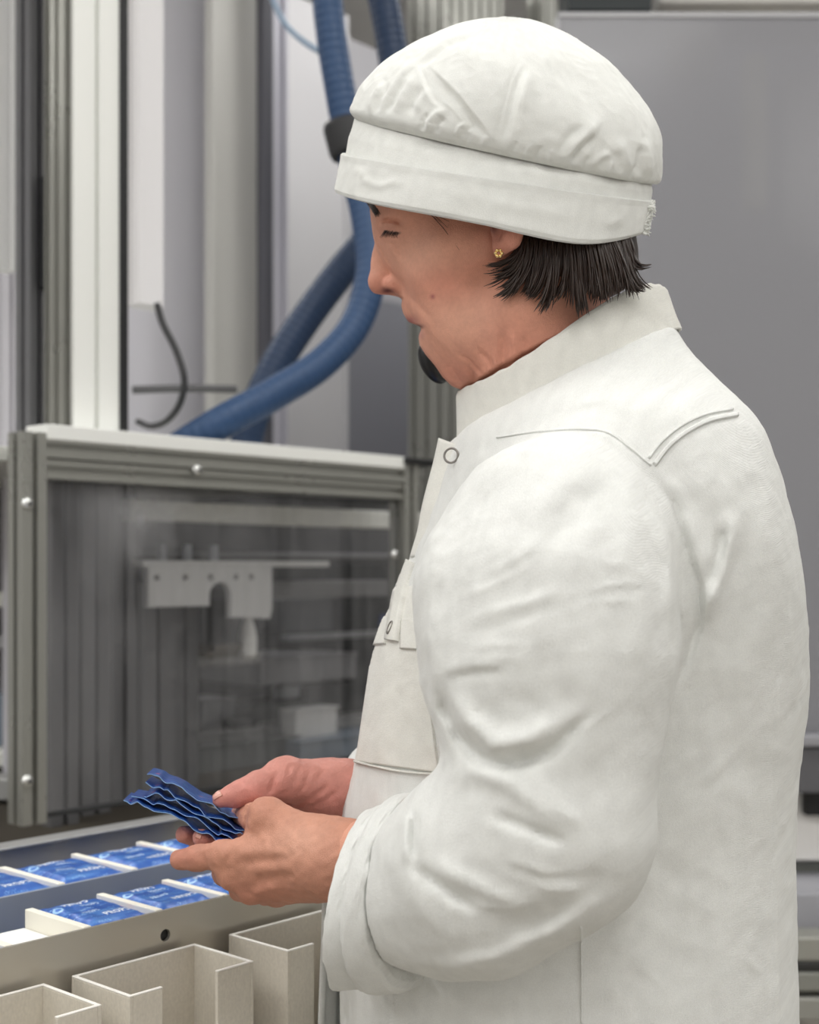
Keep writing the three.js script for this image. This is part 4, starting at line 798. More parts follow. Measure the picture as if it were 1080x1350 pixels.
const headParts = [
  [he(672, 235, 0, 165, 150, 128), 0],
  [he(585, 300, 0, 92, 90, 100), 0.03],                                   // forehead and upper face
  [he(622, 388, 0, 80, 100, 92), 0.02],                                   // lower face
  ...both((s) => [he(590, 352, 0.034 * s, 44, 42, 38), 0.015]),            // cheeks
  ...both((s) => [hc([592, 318, 0.056 * s, 22], [645, 322, 0.057 * s, 20]), 0.02]),
  ...both((s) => [hc([512, 272, 0.014 * s, 17], [540, 276, 0.046 * s, 20]), 0.012]),   // brow
  [hc([504, 262, 0, 19], [518, 285, 0, 15]), 0.01],
  [hc([515, 294, 0, 13], [506, 345, 0, 14]), 0.006],                      // nose bridge
  [hc([506, 340, 0, 14], [505, 370, 0, 18.5]), 0.007],
  [hs(504, 371, 0, 18), 0.004],
  ...both((s) => [he(519, 375, 0.0115 * s, 14, 11, 9), 0.005]),          // wings of the nose
  [hc([520, 384, 0, 7], [534, 392, 0, 9]), 0.006],
  [he(562, 398, 0, 30, 26, 30), 0.012],                                   // upper jaw
  [hc([545, 408, 0, 17], [553, 417, 0, 17]), 0.008],                      // upper lip
  ...both((s) => [hc([548, 419, 0, 10], [562, 428, 0.019 * s, 6]), 0.006]),
  ...both((s) => [hc([563, 442, 0, 12], [569, 437, 0.018 * s, 6]), 0.006]),
  [he(590, 455, 0, 33, 26, 32), 0.012],                                   // lower jaw front
  [hc([584, 468, 0, 22], [601, 486, 0, 24]), 0.016],                      // chin
  ...both((s) => [hc([605, 478, 0.012 * s, 24], [686, 408, 0.046 * s, 32]), 0.02]),    // jaw line
  ...both((s) => [he(612, 425, 0.028 * s, 42, 46, 32), 0.015]),            // lower cheek
  [he(640, 472, 0, 46, 36, 46), 0.016],                                   // under the chin
  [hc([716, 410, 0, 86], [744, 540, 0, 90]), 0.022],                      // neck
  ...both((s) => [hc([708, 390, 0.047 * s, 20], [655, 515, 0.026 * s, 18]), 0.015]),
];
const headCuts = [
  ...both((s) => [he(510, 385, 0.010 * s, 9, 4.5, 7, -0.2), 0.002]),      // nostrils
  [hc([545, 428.5, 0.0, 2.6], [562, 431, 0.018, 2.2]), 0.004], [hc([545, 428.5, 0.0, 2.6], [562, 431, -0.018, 2.2]), 0.004],
];
const eyeBalls = both((s) => hs(530, 303, 0.032 * s, 18.5));
const faceFolds = folds([
  ['ridge', 0.0003, 5, 530, 395, 545, 408, 562, 424, 572, 440], ['ridge', -0.0007, 4, 536, 388, 552, 402, 570, 420, 580, 442],
  ['ridge', -0.0007, 4, 560, 436, 575, 452, 590, 468, 604, 480], ['ridge', -0.0006, 4, 588, 445, 606, 462, 628, 478],
  ['ridge', -0.0022, 6, 664, 425, 664, 460, 660, 500], ['ridge', 0.0016, 7, 676, 430, 678, 465, 672, 500], ['ridge', -0.0008, 4, 690, 440, 690, 480],
  ['ridge', -0.0014, 3, 596, 462, 618, 474, 640, 498], ['ridge', -0.0014, 3, 626, 456, 645, 474, 652, 496], ['ridge', -0.001, 3, 590, 478, 602, 494, 610, 508], ['ridge', -0.0012, 3, 612, 478, 622, 490, 628, 504],
  ['ridge', -0.0032, 2.6, 499, 294, 512, 290, 524, 292, 534, 298], ['ridge', 0.0011, 4, 503, 299, 514, 297, 526, 300], ['ridge', -0.0013, 8, 505, 296, 505, 318, 510, 345, 518, 360], ['ridge', -0.0014, 2.2, 506, 309, 516, 311, 528, 309], ['ridge', -0.0009, 3, 516, 318, 524, 330, 530, 345], ['ridge', -0.0006, 3, 505, 316, 516, 321, 527, 318], ['ridge', -0.0008, 4, 517, 366, 528, 374, 530, 388],
  ['ridge', -0.0006, 4, 522, 322, 530, 335, 540, 344],
]);
const PROFILE = [[384, 440], [389, 505], [391, 522], [394, 528.5], [403, 526.7], [412.6, 529], [420, 533], [424.6, 536], [428, 543], [430.5, 551], [433, 554], [437, 552], [444, 549.8], [454.7, 550.7], [468, 560], [482, 572], [497, 582], [509, 594], [516, 609], [530, 640]];
const profileAt = (y) => { let i = 0; while (i + 2 < PROFILE.length && y > PROFILE[i + 1][0]) i++; const [a, b] = [PROFILE[i], PROFILE[i + 1]]; return lerp(a[1], b[1], clamp((y - a[0]) / (b[0] - a[0]))); };
const COLLAR_A = P(604, 517, 1.045), COLLAR_B = P(874, 387, 1.03), COLLAR_C = COLLAR_A.clone().add(COLLAR_B).multiplyScalar(0.5), COLLAR_L = Math.hypot(COLLAR_B.x - COLLAR_A.x, COLLAR_B.y - COLLAR_A.y) / 2, COLLAR_U = V((COLLAR_B.x - COLLAR_A.x) / 2 / COLLAR_L, (COLLAR_B.y - COLLAR_A.y) / 2 / COLLAR_L, 0);
function head(x, y, z) {
  let d = 1e3;
  for (const [f, k] of headParts) { const e = f(x, y, z); d = k ? smin(d, e, k) : Math.min(d, e); }
  if (d < 0.05) for (const [f, k] of headCuts) d = -smin(-d, f(x, y, z), k);
  for (const f of eyeBalls) d = smin(d, f(x, y, z), 0.004);
  if (d < 0.03) { const py = pxY(y, z); if (py > 384 && py < 530) d = -smin(-d, -(profileAt(py) + 1.5 - pxX(x, z)) * HZ / FPX, 0.005); }
  if (d < 0.03 && y < 1.40) {                             // the neck stays inside the stand collar
    const ux = x - COLLAR_C.x, uy = y - COLLAR_C.y, a = ux * COLLAR_U.x + uy * COLLAR_U.y, up = -ux * COLLAR_U.y + uy * COLLAR_U.x;
    d = -smin(-d, -((Math.hypot(a / COLLAR_L, (z + 1.0375) / 0.079) - 0.89) * 0.08 - 3 * Math.max(0, up + 0.004)), 0.004);
  }
  if (Math.abs(d) < 0.01 && z > -1.03) d -= faceFolds(pxX(x, z), pxY(y, z));
  return d + 0;
}
const blob = (px, py, x, y, rx, ry = rx) => Math.exp(-(((px - x) / rx) ** 2 + ((py - y) / ry) ** 2));
function headColour(p) {
  const x = pxX(p.x, p.z), y = pxY(p.y, p.z);
  let c = mixC(SKIN, PALE, 0.4 * blob(x, y, 555, 340, 45, 30) + 0.45 * blob(x, y, 615, 425, 50, 40));
  c = mixC(c, RED, clamp(0.5 * blob(x, y, 500, 378, 26, 18) + 0.45 * blob(x, y, 585, 375, 40, 25) + 0.4 * blob(x, y, 690, 470, 70, 60) + 0.35 * blob(x, y, 660, 310, 30, 30) + 0.3 * blob(x, y, 600, 495, 30, 20)));
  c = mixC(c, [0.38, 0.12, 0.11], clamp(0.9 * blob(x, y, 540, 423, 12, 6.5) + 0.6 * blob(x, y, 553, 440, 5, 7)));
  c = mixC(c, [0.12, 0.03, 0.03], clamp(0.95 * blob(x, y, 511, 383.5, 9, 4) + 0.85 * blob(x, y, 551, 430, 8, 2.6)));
  { const e = x - 516, lid = 307.5 - e * e * 0.012 + e * 0.12; c = mixC(c, [0.07, 0.04, 0.03], clamp(0.85 * Math.exp(-(((y - lid) / 1.4) ** 2)) * smooth(504, 509, x) * smooth(531, 525, x))); c = mixC(c, [0.42, 0.2, 0.15], 0.35 * blob(x, y, 515, 300, 10, 6)); }
  c = mixC(c, [0.35, 0.08, 0.09], 0.8 * blob(x, y, 570.5, 391, 3.2));
  const n = 0.94 + 0.05 * noise3(p.x * 60, p.y * 60, p.z * 60) + 0.04 * noise3(p.x * 260, p.y * 260, p.z * 260);
  return [c[0] * n, c[1] * n, c[2] * n];
}
console.time('head');
const headGeo = meshField(head, V(-0.065, 1.28, -1.17), V(0.20, 1.60, -0.90), 0.0014);
paint(headGeo, headColour);
console.timeEnd('head');

// ---- hands
const nearHandBase = union([...chain([[500, 1136, 0.895, 52], [440, 1133, 0.908, 50], [415, 1130, 0.914, 46]]),
  ...chain([[420, 1108, 0.915, 26], [352, 1077, 0.935, 25]]), ...chain([[415, 1118, 0.915, 28], [293, 1127, 0.935, 18]]), ...chain([[415, 1138, 0.916, 30], [306, 1153, 0.936, 18]]),
  ...chain([[415, 1152, 0.918, 28], [331, 1173, 0.938, 17.5]]), ...chain([[420, 1158, 0.922, 24], [364, 1179, 0.945, 15]]), ...chain([[350, 1100, 0.945, 22], [330, 1140, 0.945, 22]])], 0.012);
const nearFingers = [
  chain([[352, 1077, 0.935, 25], [338, 1078, 0.965, 19], [318, 1074, 1.0, 14]]),
  chain([[293, 1127, 0.935, 18], [262, 1131, 0.945, 15.5], [237, 1133.5, 0.952, 13.5]]),
  chain([[306, 1153, 0.936, 18], [296, 1152, 0.962, 14], [288, 1132, 0.99, 12.5]]),
  chain([[331, 1173, 0.938, 17.5], [318, 1172, 0.968, 14.5], [312, 1146, 0.99, 12.5]]),
  chain([[364, 1179, 0.945, 15], [350, 1178, 0.972, 13], [342, 1154, 0.99, 11]]),
].map((c) => union(c, 0.006));
const handFolds = folds([
  ['ridge', 0.0012, 8, 300, 1125, 340, 1122, 385, 1122], ['ridge', 0.0012, 9, 315, 1152, 350, 1146, 395, 1142], ['ridge', -0.001, 7, 310, 1140, 350, 1134, 390, 1132], ['ridge', -0.0012, 7, 325, 1162, 355, 1158, 395, 1152],
  ['ridge', -0.0007, 3, 268, 1122, 267, 1132, 270, 1142], ['ridge', -0.0012, 5, 322, 1062, 326, 1074, 324, 1086], ['ridge', 0.0014, 9, 286, 1128, 294, 1126, 302, 1128], ['ridge', 0.001, 6, 332, 1180, 352, 1172, 372, 1174],
  ['ridge', 0.0008, 5, 345, 1095, 352, 1115, 356, 1140], ['ridge', -0.0009, 6, 365, 1070, 375, 1085, 395, 1095],
  // palm side of the far hand
  ['ridge', -0.0022, 4, 364, 1016, 360, 1035, 350, 1050], ['ridge', 0.001, 5, 376, 1010, 374, 1030, 366, 1048],
  ['ridge', -0.0011, 3, 384, 1006, 378, 1024], ['ridge', -0.0011, 3, 398, 1008, 388, 1030, 384, 1044], ['ridge', -0.0011, 3, 412, 1010, 402, 1036, 386, 1056], ['ridge', -0.0011, 3, 428, 1014, 414, 1036], ['ridge', -0.0016, 4, 440, 1030, 412, 1052, 384, 1064], ['ridge', -0.0013, 4, 455, 1036, 430, 1054, 400, 1066],
  ['ridge', -0.0007, 3, 316, 1028, 324, 1036], ['ridge', -0.0007, 3, 328, 1026, 332, 1036], ['ridge', 0.0007, 7, 430, 1020, 450, 1016],
]);
function nearHand(x, y, z) { let d = nearHandBase(x, y, z); for (const f of nearFingers) d = smin(d, f(x, y, z), 0.005); if (Math.abs(d) < 0.008 && z > -0.975) d -= handFolds(pxX(x, z), pxY(y, z)) + 0.0004 * noise3(x * 120, y * 120, z * 120); return d; }
const farBase = union([...chain([[540, 1046, 1.05, 42], [450, 1043, 1.025, 39]]), ...chain([[450, 1038, 1.02, 33], [376, 1027, 1.0, 28]]), ...chain([[450, 1056, 1.03, 30], [370, 1068, 1.045, 27]]), ...chain([[420, 1040, 1.02, 32], [365, 1062, 1.035, 28]])], 0.012);
const farFingers = [
  chain([[376, 1027, 1.0, 28], [338, 1040, 0.985, 20.5], [316, 1047, 0.982, 16], [292, 1053.5, 0.98, 11.5]]),
  chain([[365, 1070, 1.045, 20], [300, 1092, 1.03, 14], [262, 1104, 1.0, 13], [243, 1100, 0.985, 11.5]]),
  chain([[372, 1082, 1.04, 20], [316, 1102, 1.015, 14], [285, 1110, 0.985, 13], [266, 1105, 0.972, 12]]),
].map((c) => union(c, 0.006));
function farHand(x, y, z) { let d = farBase(x, y, z); for (const f of farFingers) d = smin(d, f(x, y, z), 0.006); if (Math.abs(d) < 0.008 && z > -1.04) d -= handFolds(pxX(x, z), pxY(y, z)) + 0.0004 * noise3(x * 120, y * 120, z * 120); return d; }
const handColour = (far) => (p, n) => {
  const x = pxX(p.x, p.z), y = pxY(p.y, p.z), HS = far ? [0.68, 0.30, 0.245] : [0.62, 0.295, 0.20];
  let c = mixC(HS, far ? [0.68, 0.26, 0.22] : [0.56, 0.23, 0.165], clamp(far ? 0.6 * blob(x, y, 330, 1050, 50, 25) + 0.4 * blob(x, y, 440, 1060, 40, 25) : 0.7 * blob(x, y, 240, 1130, 30, 22) + 0.5 * blob(x, y, 330, 1180, 60, 22) + 0.3 * blob(x, y, 345, 1060, 20)));
  if (!far) c = mixC(c, PALE, 0.35 * blob(x, y, 390, 1110, 40, 25));
  const k = 0.93 + 0.06 * noise3(p.x * 70, p.y * 70, p.z * 70) + 0.04 * noise3(p.x * 300, p.y * 300, p.z * 300);
  return [c[0] * k, c[1] * k, c[2] * k];
};
console.time('hands');
const nearGeo = paint(meshField(nearHand, V(-0.185, 0.93, -1.02), V(0.0, 1.11, -0.83), 0.0014), handColour(false));
const farGeo = paint(meshField(farHand, V(-0.18, 0.98, -1.10), V(0.02, 1.12, -0.94), 0.0014), handColour(true));
console.timeEnd('hands');
// hidden core of the body inside the clothes, legs down to the shoes
const legX = 0.10;
const core = union([capsule(V(0.145, 0.95, -1.03), V(0.14, 1.24, -1.03), 0.10, 0.085), capsule(V(0.14, 1.24, -1.03), V(0.13, 1.34, -1.04), 0.07, 0.045), capsule(P(770, 640, 0.92), P(716, 1060, 0.83), 0.042, 0.038), capsule(P(716, 1060, 0.83), P(470, 1136, 0.90), 0.036, 0.026), capsule(P(780, 640, 1.15), P(730, 980, 1.21), 0.042, 0.038), capsule(P(730, 980, 1.21), P(520, 1046, 1.05), 0.035, 0.026)], 0.03);
const coreGeo = paint(meshField(core, V(-0.07, 0.8, -1.3), V(0.28, 1.46, -0.74), 0.011), () => SKIN);
for (const g of [headGeo, nearGeo, farGeo, coreGeo]) g.deleteAttribute('uv2');
const bodyMesh = new THREE.Mesh(toPerson(mergeGeometries([headGeo, nearGeo, farGeo, coreGeo])), skin);
bodyMesh.name = 'body'; bodyMesh.castShadow = bodyMesh.receiveShadow = true; person.add(bodyMesh);
const legs = union([capsule(V(0.13, 0.86, -0.94), V(0.13, 0.48, -0.94), 0.085, 0.07), capsule(V(0.13, 0.48, -0.94), V(0.135, 0.08, -0.94), 0.07, 0.055), capsule(V(0.15, 0.86, -1.12), V(0.15, 0.48, -1.12), 0.085, 0.07), capsule(V(0.15, 0.48, -1.12), V(0.155, 0.08, -1.12), 0.07, 0.055)], 0.01);
part('trousers', meshField((x, y, z) => Math.max(legs(x, y, z), 0.05 - y), V(0.0, 0.03, -1.24), V(0.27, 0.98, -0.82), 0.01), std(0xe2e2de, 0.9));
for (const [x, z] of [[0.10, -0.94], [0.12, -1.12]]) part('shoe', meshField((a, b, c) => Math.max(smin(ellipsoid(V(x, 0.035, z), V(1, 0, 0), V(0, 1, 0), V(0, 0, 1), 0.13, 0.045, 0.047)(a, b, c), capsule(V(x + 0.05, 0.04, z), V(x + 0.05, 0.10, z), 0.045, 0.05)(a, b, c), 0.03), -b + 0.0005), V(x - 0.15, -0.01, z - 0.08), V(x + 0.15, 0.16, z + 0.08), 0.006), std(0xdedede, 0.6));

// ---- cap: gathered crown over a turned-up band
let capMesh;
{
  const level = (f, b, hw, nearY) => {
    const A = hp(f[0], f[1]), B = hp(b[0], b[1]), c = A.clone().add(B).multiplyScalar(0.5), a = A.clone().sub(B).multiplyScalar(0.5);
    const q = c.clone().addScaledVector(SD, hw), want = EYE - (nearY - HORIZON) / FPX * -q.z, dy = want - q.y;   // the near edge is seen at row nearY
    return (th, k = 0) => { const ca = Math.cos(th), sa = Math.sin(th), e = a.clone().multiplyScalar(ca).addScaledVector(SD, hw * sa), L = e.length() || 1; e.multiplyScalar((L + k) / L); e.y += dy * sa; return c.clone().add(e); };
  };
  const dome = [level([478, 158], [857, 243], 0.0955, 195), level([470, 147], [866, 236], 0.101, 185), level([474, 134], [872, 205], 0.104, 170), level([488, 110], [866, 168], 0.103, 139), level([518, 79], [843, 128], 0.096, 103), level([558, 53], [804, 84], 0.082, 67), level([604, 33], [755, 50], 0.059, 42), level([640, 24.5], [706, 28.5], 0.029, 29), level([668, 23], [670, 23], 0.001, 23)];
  const domePt = (th, t) => {       // Catmull-Rom through the levels
    const s = t * (dome.length - 1), i = Math.min(dome.length - 2, Math.floor(s)), f = s - i, p = [-1, 0, 1, 2].map((k) => dome[clamp(i + k, 0, dome.length - 1)](th)), o = V(0, 0, 0);
    const w = [-0.5 * f + f * f - 0.5 * f ** 3, 1 - 2.5 * f * f + 1.5 * f ** 3, 0.5 * f + 2 * f * f - 1.5 * f ** 3, -0.5 * f * f + 0.5 * f ** 3];
    p.forEach((q, k) => o.addScaledVector(q, w[k])); return o;
  };
  const capFolds = folds([
    // deep pleats at the side
    ['step', 0.0026, 16, 654, 197, 661, 161, 674, 109, 690, 76], ['ridge', -0.0038, 8, 657, 196, 664, 172, 672, 140, 682, 106, 694, 84], ['ridge', 0.0016, 10, 684, 150, 692, 118, 706, 92],
    ['step', 0.0024, 18, 655, 197, 639, 170, 604, 126, 561, 83], ['ridge', -0.0024, 6, 646, 188, 630, 170, 600, 134, 570, 100],
    // gathers towards the brow
    ['step', 0.0026, 9, 552, 80, 530, 100, 513, 126, 502, 153], ['ridge', -0.0026, 5, 508, 150, 518, 127, 534, 103], ['ridge', 0.0022, 7, 522, 150, 534, 124, 552, 96],
    ['ridge', -0.0018, 6, 536, 152, 546, 130, 556, 112], ['ridge', 0.0016, 7, 546, 150, 556, 130, 572, 116], ['step', 0.0018, 8, 550, 84, 560, 112, 572, 134, 586, 144],
    ['ridge', 0.0024, 5, 566, 178, 566, 161, 577, 150, 592, 144], ['ridge', -0.0022, 4, 575, 178, 577, 164, 588, 154], ['ridge', -0.002, 4, 557, 174, 558, 160, 566, 148],
    ['ridge', 0.0025, 5, 486, 152, 493, 130, 508, 106], ['ridge', -0.002, 4, 492, 152, 500, 130, 514, 108], ['ridge', -0.0018, 5, 545, 92, 590, 60, 640, 44], ['ridge', 0.0018, 6, 548, 84, 590, 54, 640, 38],
    ['ridge', 0.0014, 3, 600, 182, 606, 168, 618, 160], ['ridge', -0.0012, 3, 610, 184, 616, 172, 626, 164], ['ridge', 0.0012, 4, 580, 128, 600, 144, 616, 164],
    // back
    ['ridge', 0.0024, 8, 744, 216, 757, 192, 780, 170, 792, 148], ['ridge', -0.0036, 5, 752, 217, 766, 196, 786, 178], ['ridge', -0.002, 7, 738, 206, 748, 184, 770, 164],
    ['ridge', 0.0009, 8, 690, 196, 720, 182, 745, 190], ['ridge', 0.0018, 5, 776, 222, 790, 208, 806, 200],
    ['ridge', 0.0022, 7, 853, 236, 855, 212, 850, 180], ['ridge', -0.0026, 5, 844, 234, 845, 212, 846, 188], ['ridge', 0.002, 7, 828, 230, 824, 205, 812, 180], ['ridge', -0.0014, 5, 818, 228, 816, 212, 808, 196],
    ['ridge', 0.0018, 20, 600, 70, 660, 90, 720, 130], ['ridge', -0.0016, 22, 720, 70, 760, 110, 800, 160], ['ridge', 0.0014, 14, 760, 70, 810, 120, 840, 170],
    ...[612, 634, 674, 692, 706, 722, 770, 800, 832].map((x, i) => ['ridge', i % 2 ? 0.0010 : -0.0011, 3, x, 172 + (x - 500) * 0.2, x + 3, 162 + (x - 500) * 0.2, x + 8, 150 + (x - 500) * 0.2]),
  ]);
  const centre = hp(668, 190), g = grid(640, 240, (u, v) => {
    const th = u * 2 * Math.PI, t = Math.pow(v, 1.0), p = domePt(th, t), n = p.clone().sub(centre).normalize();
    let k = 0.0010 * noise3(p.x * 18, p.y * 18, p.z * 18) + 0.0007 * (0.4 - Math.abs(noise3(p.x * 24 + p.y * 8, p.y * 20, p.z * 22 + 5))) + 0.00035 * (0.4 - Math.abs(noise3(p.x * 60, p.y * 52, p.z * 60)));
    k += Math.sin(th) > -0.1 ? capFolds(pxX(p.x, p.z), pxY(p.y, p.z)) * smooth(-0.1, 0.25, Math.sin(th)) : 0;
    k += 0.0025 * Math.sin(th * 26 + 2 * noise3(Math.cos(th) * 3, Math.sin(th) * 3, 1)) * smooth(0.3, 0.1, t) * smooth(0.3, -0.2, Math.sin(th));
    return p.addScaledVector(n, k * smooth(0, 0.06, t));
  }, true);
  { const q = g.attributes.uv; for (let i = 0; i < q.count; i++) q.setXY(i, q.getX(i) * 0.7, q.getY(i) * 0.25); }
  capMesh = part('cap', outward(g), clothCap, person, 'white cap with a gathered crown');
  const b0 = level([475, 154], [858, 238], 0.0945, 192), b1 = level([466, 205], [855, 265], 0.099, 233), b2 = level([459, 250], [846, 303], 0.101, 288);
  const dip = (th) => 0.0075 * Math.exp(-(((th - 2.35) / 0.5) ** 2));
  // band: inner upper strip, then the turned-up strip standing proud of it
  const prof = [[0, -0.004, 0], [0, -0.001, 0.04], [0, 0.001, 0.5], [0, 0.001, 0.985], [0, 0.0036, 0.955], [0, 0.0048, 1.0], [1, 0.0046, 0.15], [1, 0.005, 0.5], [1, 0.0052, 0.9], [1, 0.004, 0.985], [1, 0.001, 1.0], [1, -0.003, 0.97], [1, -0.004, 0.5], [1, -0.006, 0]];
  const bandPt = (th, q, k) => { const a = q[0] ? b1(th, k) : b0(th, k), b = q[0] ? b2(th, k) : b1(th, k), p = a.lerp(b, q[2]); if (q[0]) p.y -= dip(th) * q[2] * 1.2; return p; };
  const bandFolds = folds([['ridge', 0.0012, 5, 478, 236, 500, 246, 520, 240, 536, 246], ['ridge', 0.001, 5, 470, 218, 482, 236, 478, 246], ['ridge', 0.001, 10, 620, 262, 700, 276, 760, 292], ['ridge', -0.001, 9, 560, 205, 640, 214, 700, 224], ['ridge', 0.001, 8, 820, 285, 800, 300]]);
  const band = grid(260, 104, (u, v) => {
    const th = u * 2 * Math.PI, s = v * (prof.length - 1), i = Math.min(prof.length - 2, Math.floor(s)), f = s - i;
    const p = bandPt(th, prof[i], prof[i][1]).lerp(bandPt(th, prof[i + 1], prof[i + 1][1]), f), n = p.clone().sub(hp(655, 250)).setY(0).normalize();
    let k = 0.0008 * noise3(p.x * 30, p.y * 30, p.z * 30) + 0.0002 * noise3(p.x * 90, p.y * 90, p.z * 90);
    if (Math.sin(th) > 0) k += bandFolds(pxX(p.x, p.z), pxY(p.y, p.z));
    return p.addScaledVector(n, k);
  }, true);
  { const q = band.attributes.uv; for (let i = 0; i < q.count; i++) q.setXY(i, q.getX(i) * 0.7, q.getY(i) * 0.15); }
  part('band', outward(band), clothCap, capMesh, 'turned-up band');
  // frayed end of the band at the back
  const fray = [];
  for (let i = 0; i < 90; i++) { const v = rnd(), th = 3.0 + rr(-0.04, 0.05), p = bandPt(th, [1, 0.005, lerp(0.02, 0.95, v)], 0.005), d = V(rr(0.3, 1), rr(-0.7, 0.7), rr(-0.3, 0.9)).normalize().multiplyScalar(rr(0.002, 0.0055)); fray.push(taperTube([p, p.clone().addScaledVector(d, 0.6).add(V(rr(-1, 1), rr(-1, 1), 0).multiplyScalar(0.0006)), p.clone().add(d)], [0.0009, 0.0008, 0.0003], 5)); }
  part('frayed_edge', fray, clothCap, capMesh, 'frayed cut edge').userData.kind = 'stuff';
}

// ---- hair below the band
{
  const hairMat = new THREE.MeshPhysicalMaterial({ color: 0x2c1d15, roughness: 0.38, sheen: 0.3, sheenRoughness: 0.4, sheenColor: new THREE.Color(0x6a4a35) });
  const base = meshField((() => { const f = union([he(742, 318, 0.0, 92, 62, 118), he(772, 352, 0, 62, 38, 96)], 0.02); const keep = hp(690, 330, 0.07); return (x, y, z) => { const u = (x - keep.x) * FW.x + (z - keep.z) * FW.z; return Math.max(f(x, y, z), u - 0.004); }; })(), V(0.03, 1.36, -1.15), V(0.22, 1.56, -0.92), 0.004);
  const strands = [];
  const side = (x) => { const u = clamp((x - 690) / 158); return 0.073 * Math.sqrt(Math.max(0, 1 - u * u * 0.98)); };
  // locks: root, two bends and tip; they sweep forward under the ear, hang in the middle and flick out at the nape
  const locks = [[690, 304, 692, 330, 672, 352, 641, 349], [692, 306, 694, 340, 678, 366, 648, 373], [695, 306, 698, 350, 684, 382, 656, 389], [702, 306, 702, 340, 694, 372, 676, 386], [712, 308, 712, 344, 704, 376, 690, 384], [722, 309, 724, 350, 718, 382, 702, 397], [734, 311, 736, 352, 730, 388, 716, 405], [746, 313, 750, 352, 746, 384, 734, 402], [758, 314, 764, 352, 766, 390, 768, 411], [770, 315, 778, 350, 780, 380, 778, 398], [782, 316, 792, 348, 796, 376, 794, 394], [794, 317, 806, 346, 812, 374, 812, 390], [806, 318, 818, 342, 826, 366, 828, 386], [816, 318, 826, 344, 828, 384, 846, 391], [822, 318, 832, 338, 830, 374, 850, 374], [828, 316, 838, 334, 832, 362, 853, 357]];
  for (let i = 0; i < 900; i++) {
    const t = rnd() * (locks.length - 1), k = Math.floor(t), f = t - k, m = smooth(0.2, 0.8, f), q = locks[k].map((a, j) => lerp(a, locks[k + 1][j], j < 2 ? f : j < 4 ? lerp(f, m, 0.5) : m)), short = Math.pow(rnd(), 2) * 0.45, clump = Math.floor(t * 2.6 + rr(-0.25, 0.25)), jx = rr(-3, 3), jy = rr(-3, 3), dx = rr(-6, 6), lift = rr(-0.001, 0.006) , pts = [], n = 11;
    for (let j = 0; j < n; j++) {
      const s = j / (n - 1) * (1 - short), r = 1 - s, b = (c) => r * r * r * q[c] + 3 * r * r * s * q[c + 2] + 3 * r * s * s * q[c + 4] + s * s * s * q[c + 6];
      const x = b(0) + jx + (dx + 7 * Math.sin(clump * 3.7)) * s * s, y = b(1) + jy + (1 - s) * -4 + 9 * Math.sin(clump * 5.1) * s * s * s;
      pts.push(hp(x, y, Math.max(0, side(q[0]) * (1 - 0.06 * s) - 0.003 * (1 - s)) + lift * Math.sqrt(s) + 0.0015 * Math.sin(s * 4 + i)));
    }
    const r = rr(0.0004, 0.0010);
    strands.push(taperTube(pts, pts.map((_, j) => r * (j === n - 1 ? 0.1 : 1 - 0.6 * (j / n) ** 2)), 5));
  }
  const on = (x, y, lift = 0) => { let Z = depthOn(head, x, y, 0.85, 1.08), q = x; while (Z === null && q < x + 30) Z = depthOn(head, ++q, y, 0.85, 1.08); return P(x, y, (Z ?? 1.03) - lift); };
  // fine wisps at the temple and the hairline under the band
  for (const w of [...Array.from({ length: 26 }, () => { const x = rr(532, 572), y = 263 + (x - 532) * 0.13; return [x, y, x + rr(6, 12), y + rr(5, 8), x + rr(14, 22), y + rr(9, 16)]; }), [538, 266, 552, 275, 566, 284], [544, 267, 558, 277, 574, 288], [550, 270, 566, 282, 582, 294], [556, 270, 572, 283, 590, 300], [560, 274, 584, 300, 606, 330], [532, 266, 545, 272, 558, 280], [546, 270, 556, 278, 566, 282], [566, 274, 580, 286, 592, 292]])
    strands.push(taperTube([on(w[0], w[1], 0.001), on(w[2], w[3], 0.0012), on(w[4], w[5], 0.0008)], [0.0003, 0.00024, 0.00008], 5));
  const hair = part('hair', base, hairMat, person, 'short dark brown hair');
  part('strands', strands, hairMat, hair).userData.kind = 'stuff';
  const brow = []; for (let i = 0; i < 70; i++) { const q = rnd(), x = lerp(481, 492, q) + rr(0, 6), y = lerp(261, 277, q) + rr(-2, 2); brow.push(taperTube([on(x, y, 0.0006), on(x + 2, y + 4, 0.0012), on(x + 3 + rr(0, 3), y + 8, 0.0008)], [0.0004, 0.00035, 0.0001], 5)); }
  part('eyebrows', brow, hairMat, person).userData.kind = 'stuff';
  const lash = []; for (let i = 0; i < 13; i++) { const q = i / 12, x = lerp(506, 523, q), y = lerp(307, 308, q) + rr(-1, 1), L = rr(5, 9); lash.push(taperTube([on(x + 2, y - 3, 0), on(x - 0.3 * L * (1 - q), y + 0.4 * L, 0.0015), on(x - 0.7 * L * (1 - 1.3 * q), y + 0.9 * L, 0.0025)], [0.0003, 0.00024, 0.00008], 4)); }
  part('eyelashes', lash, std(0x1d1412, 0.6), person).userData.kind = 'stuff';
}
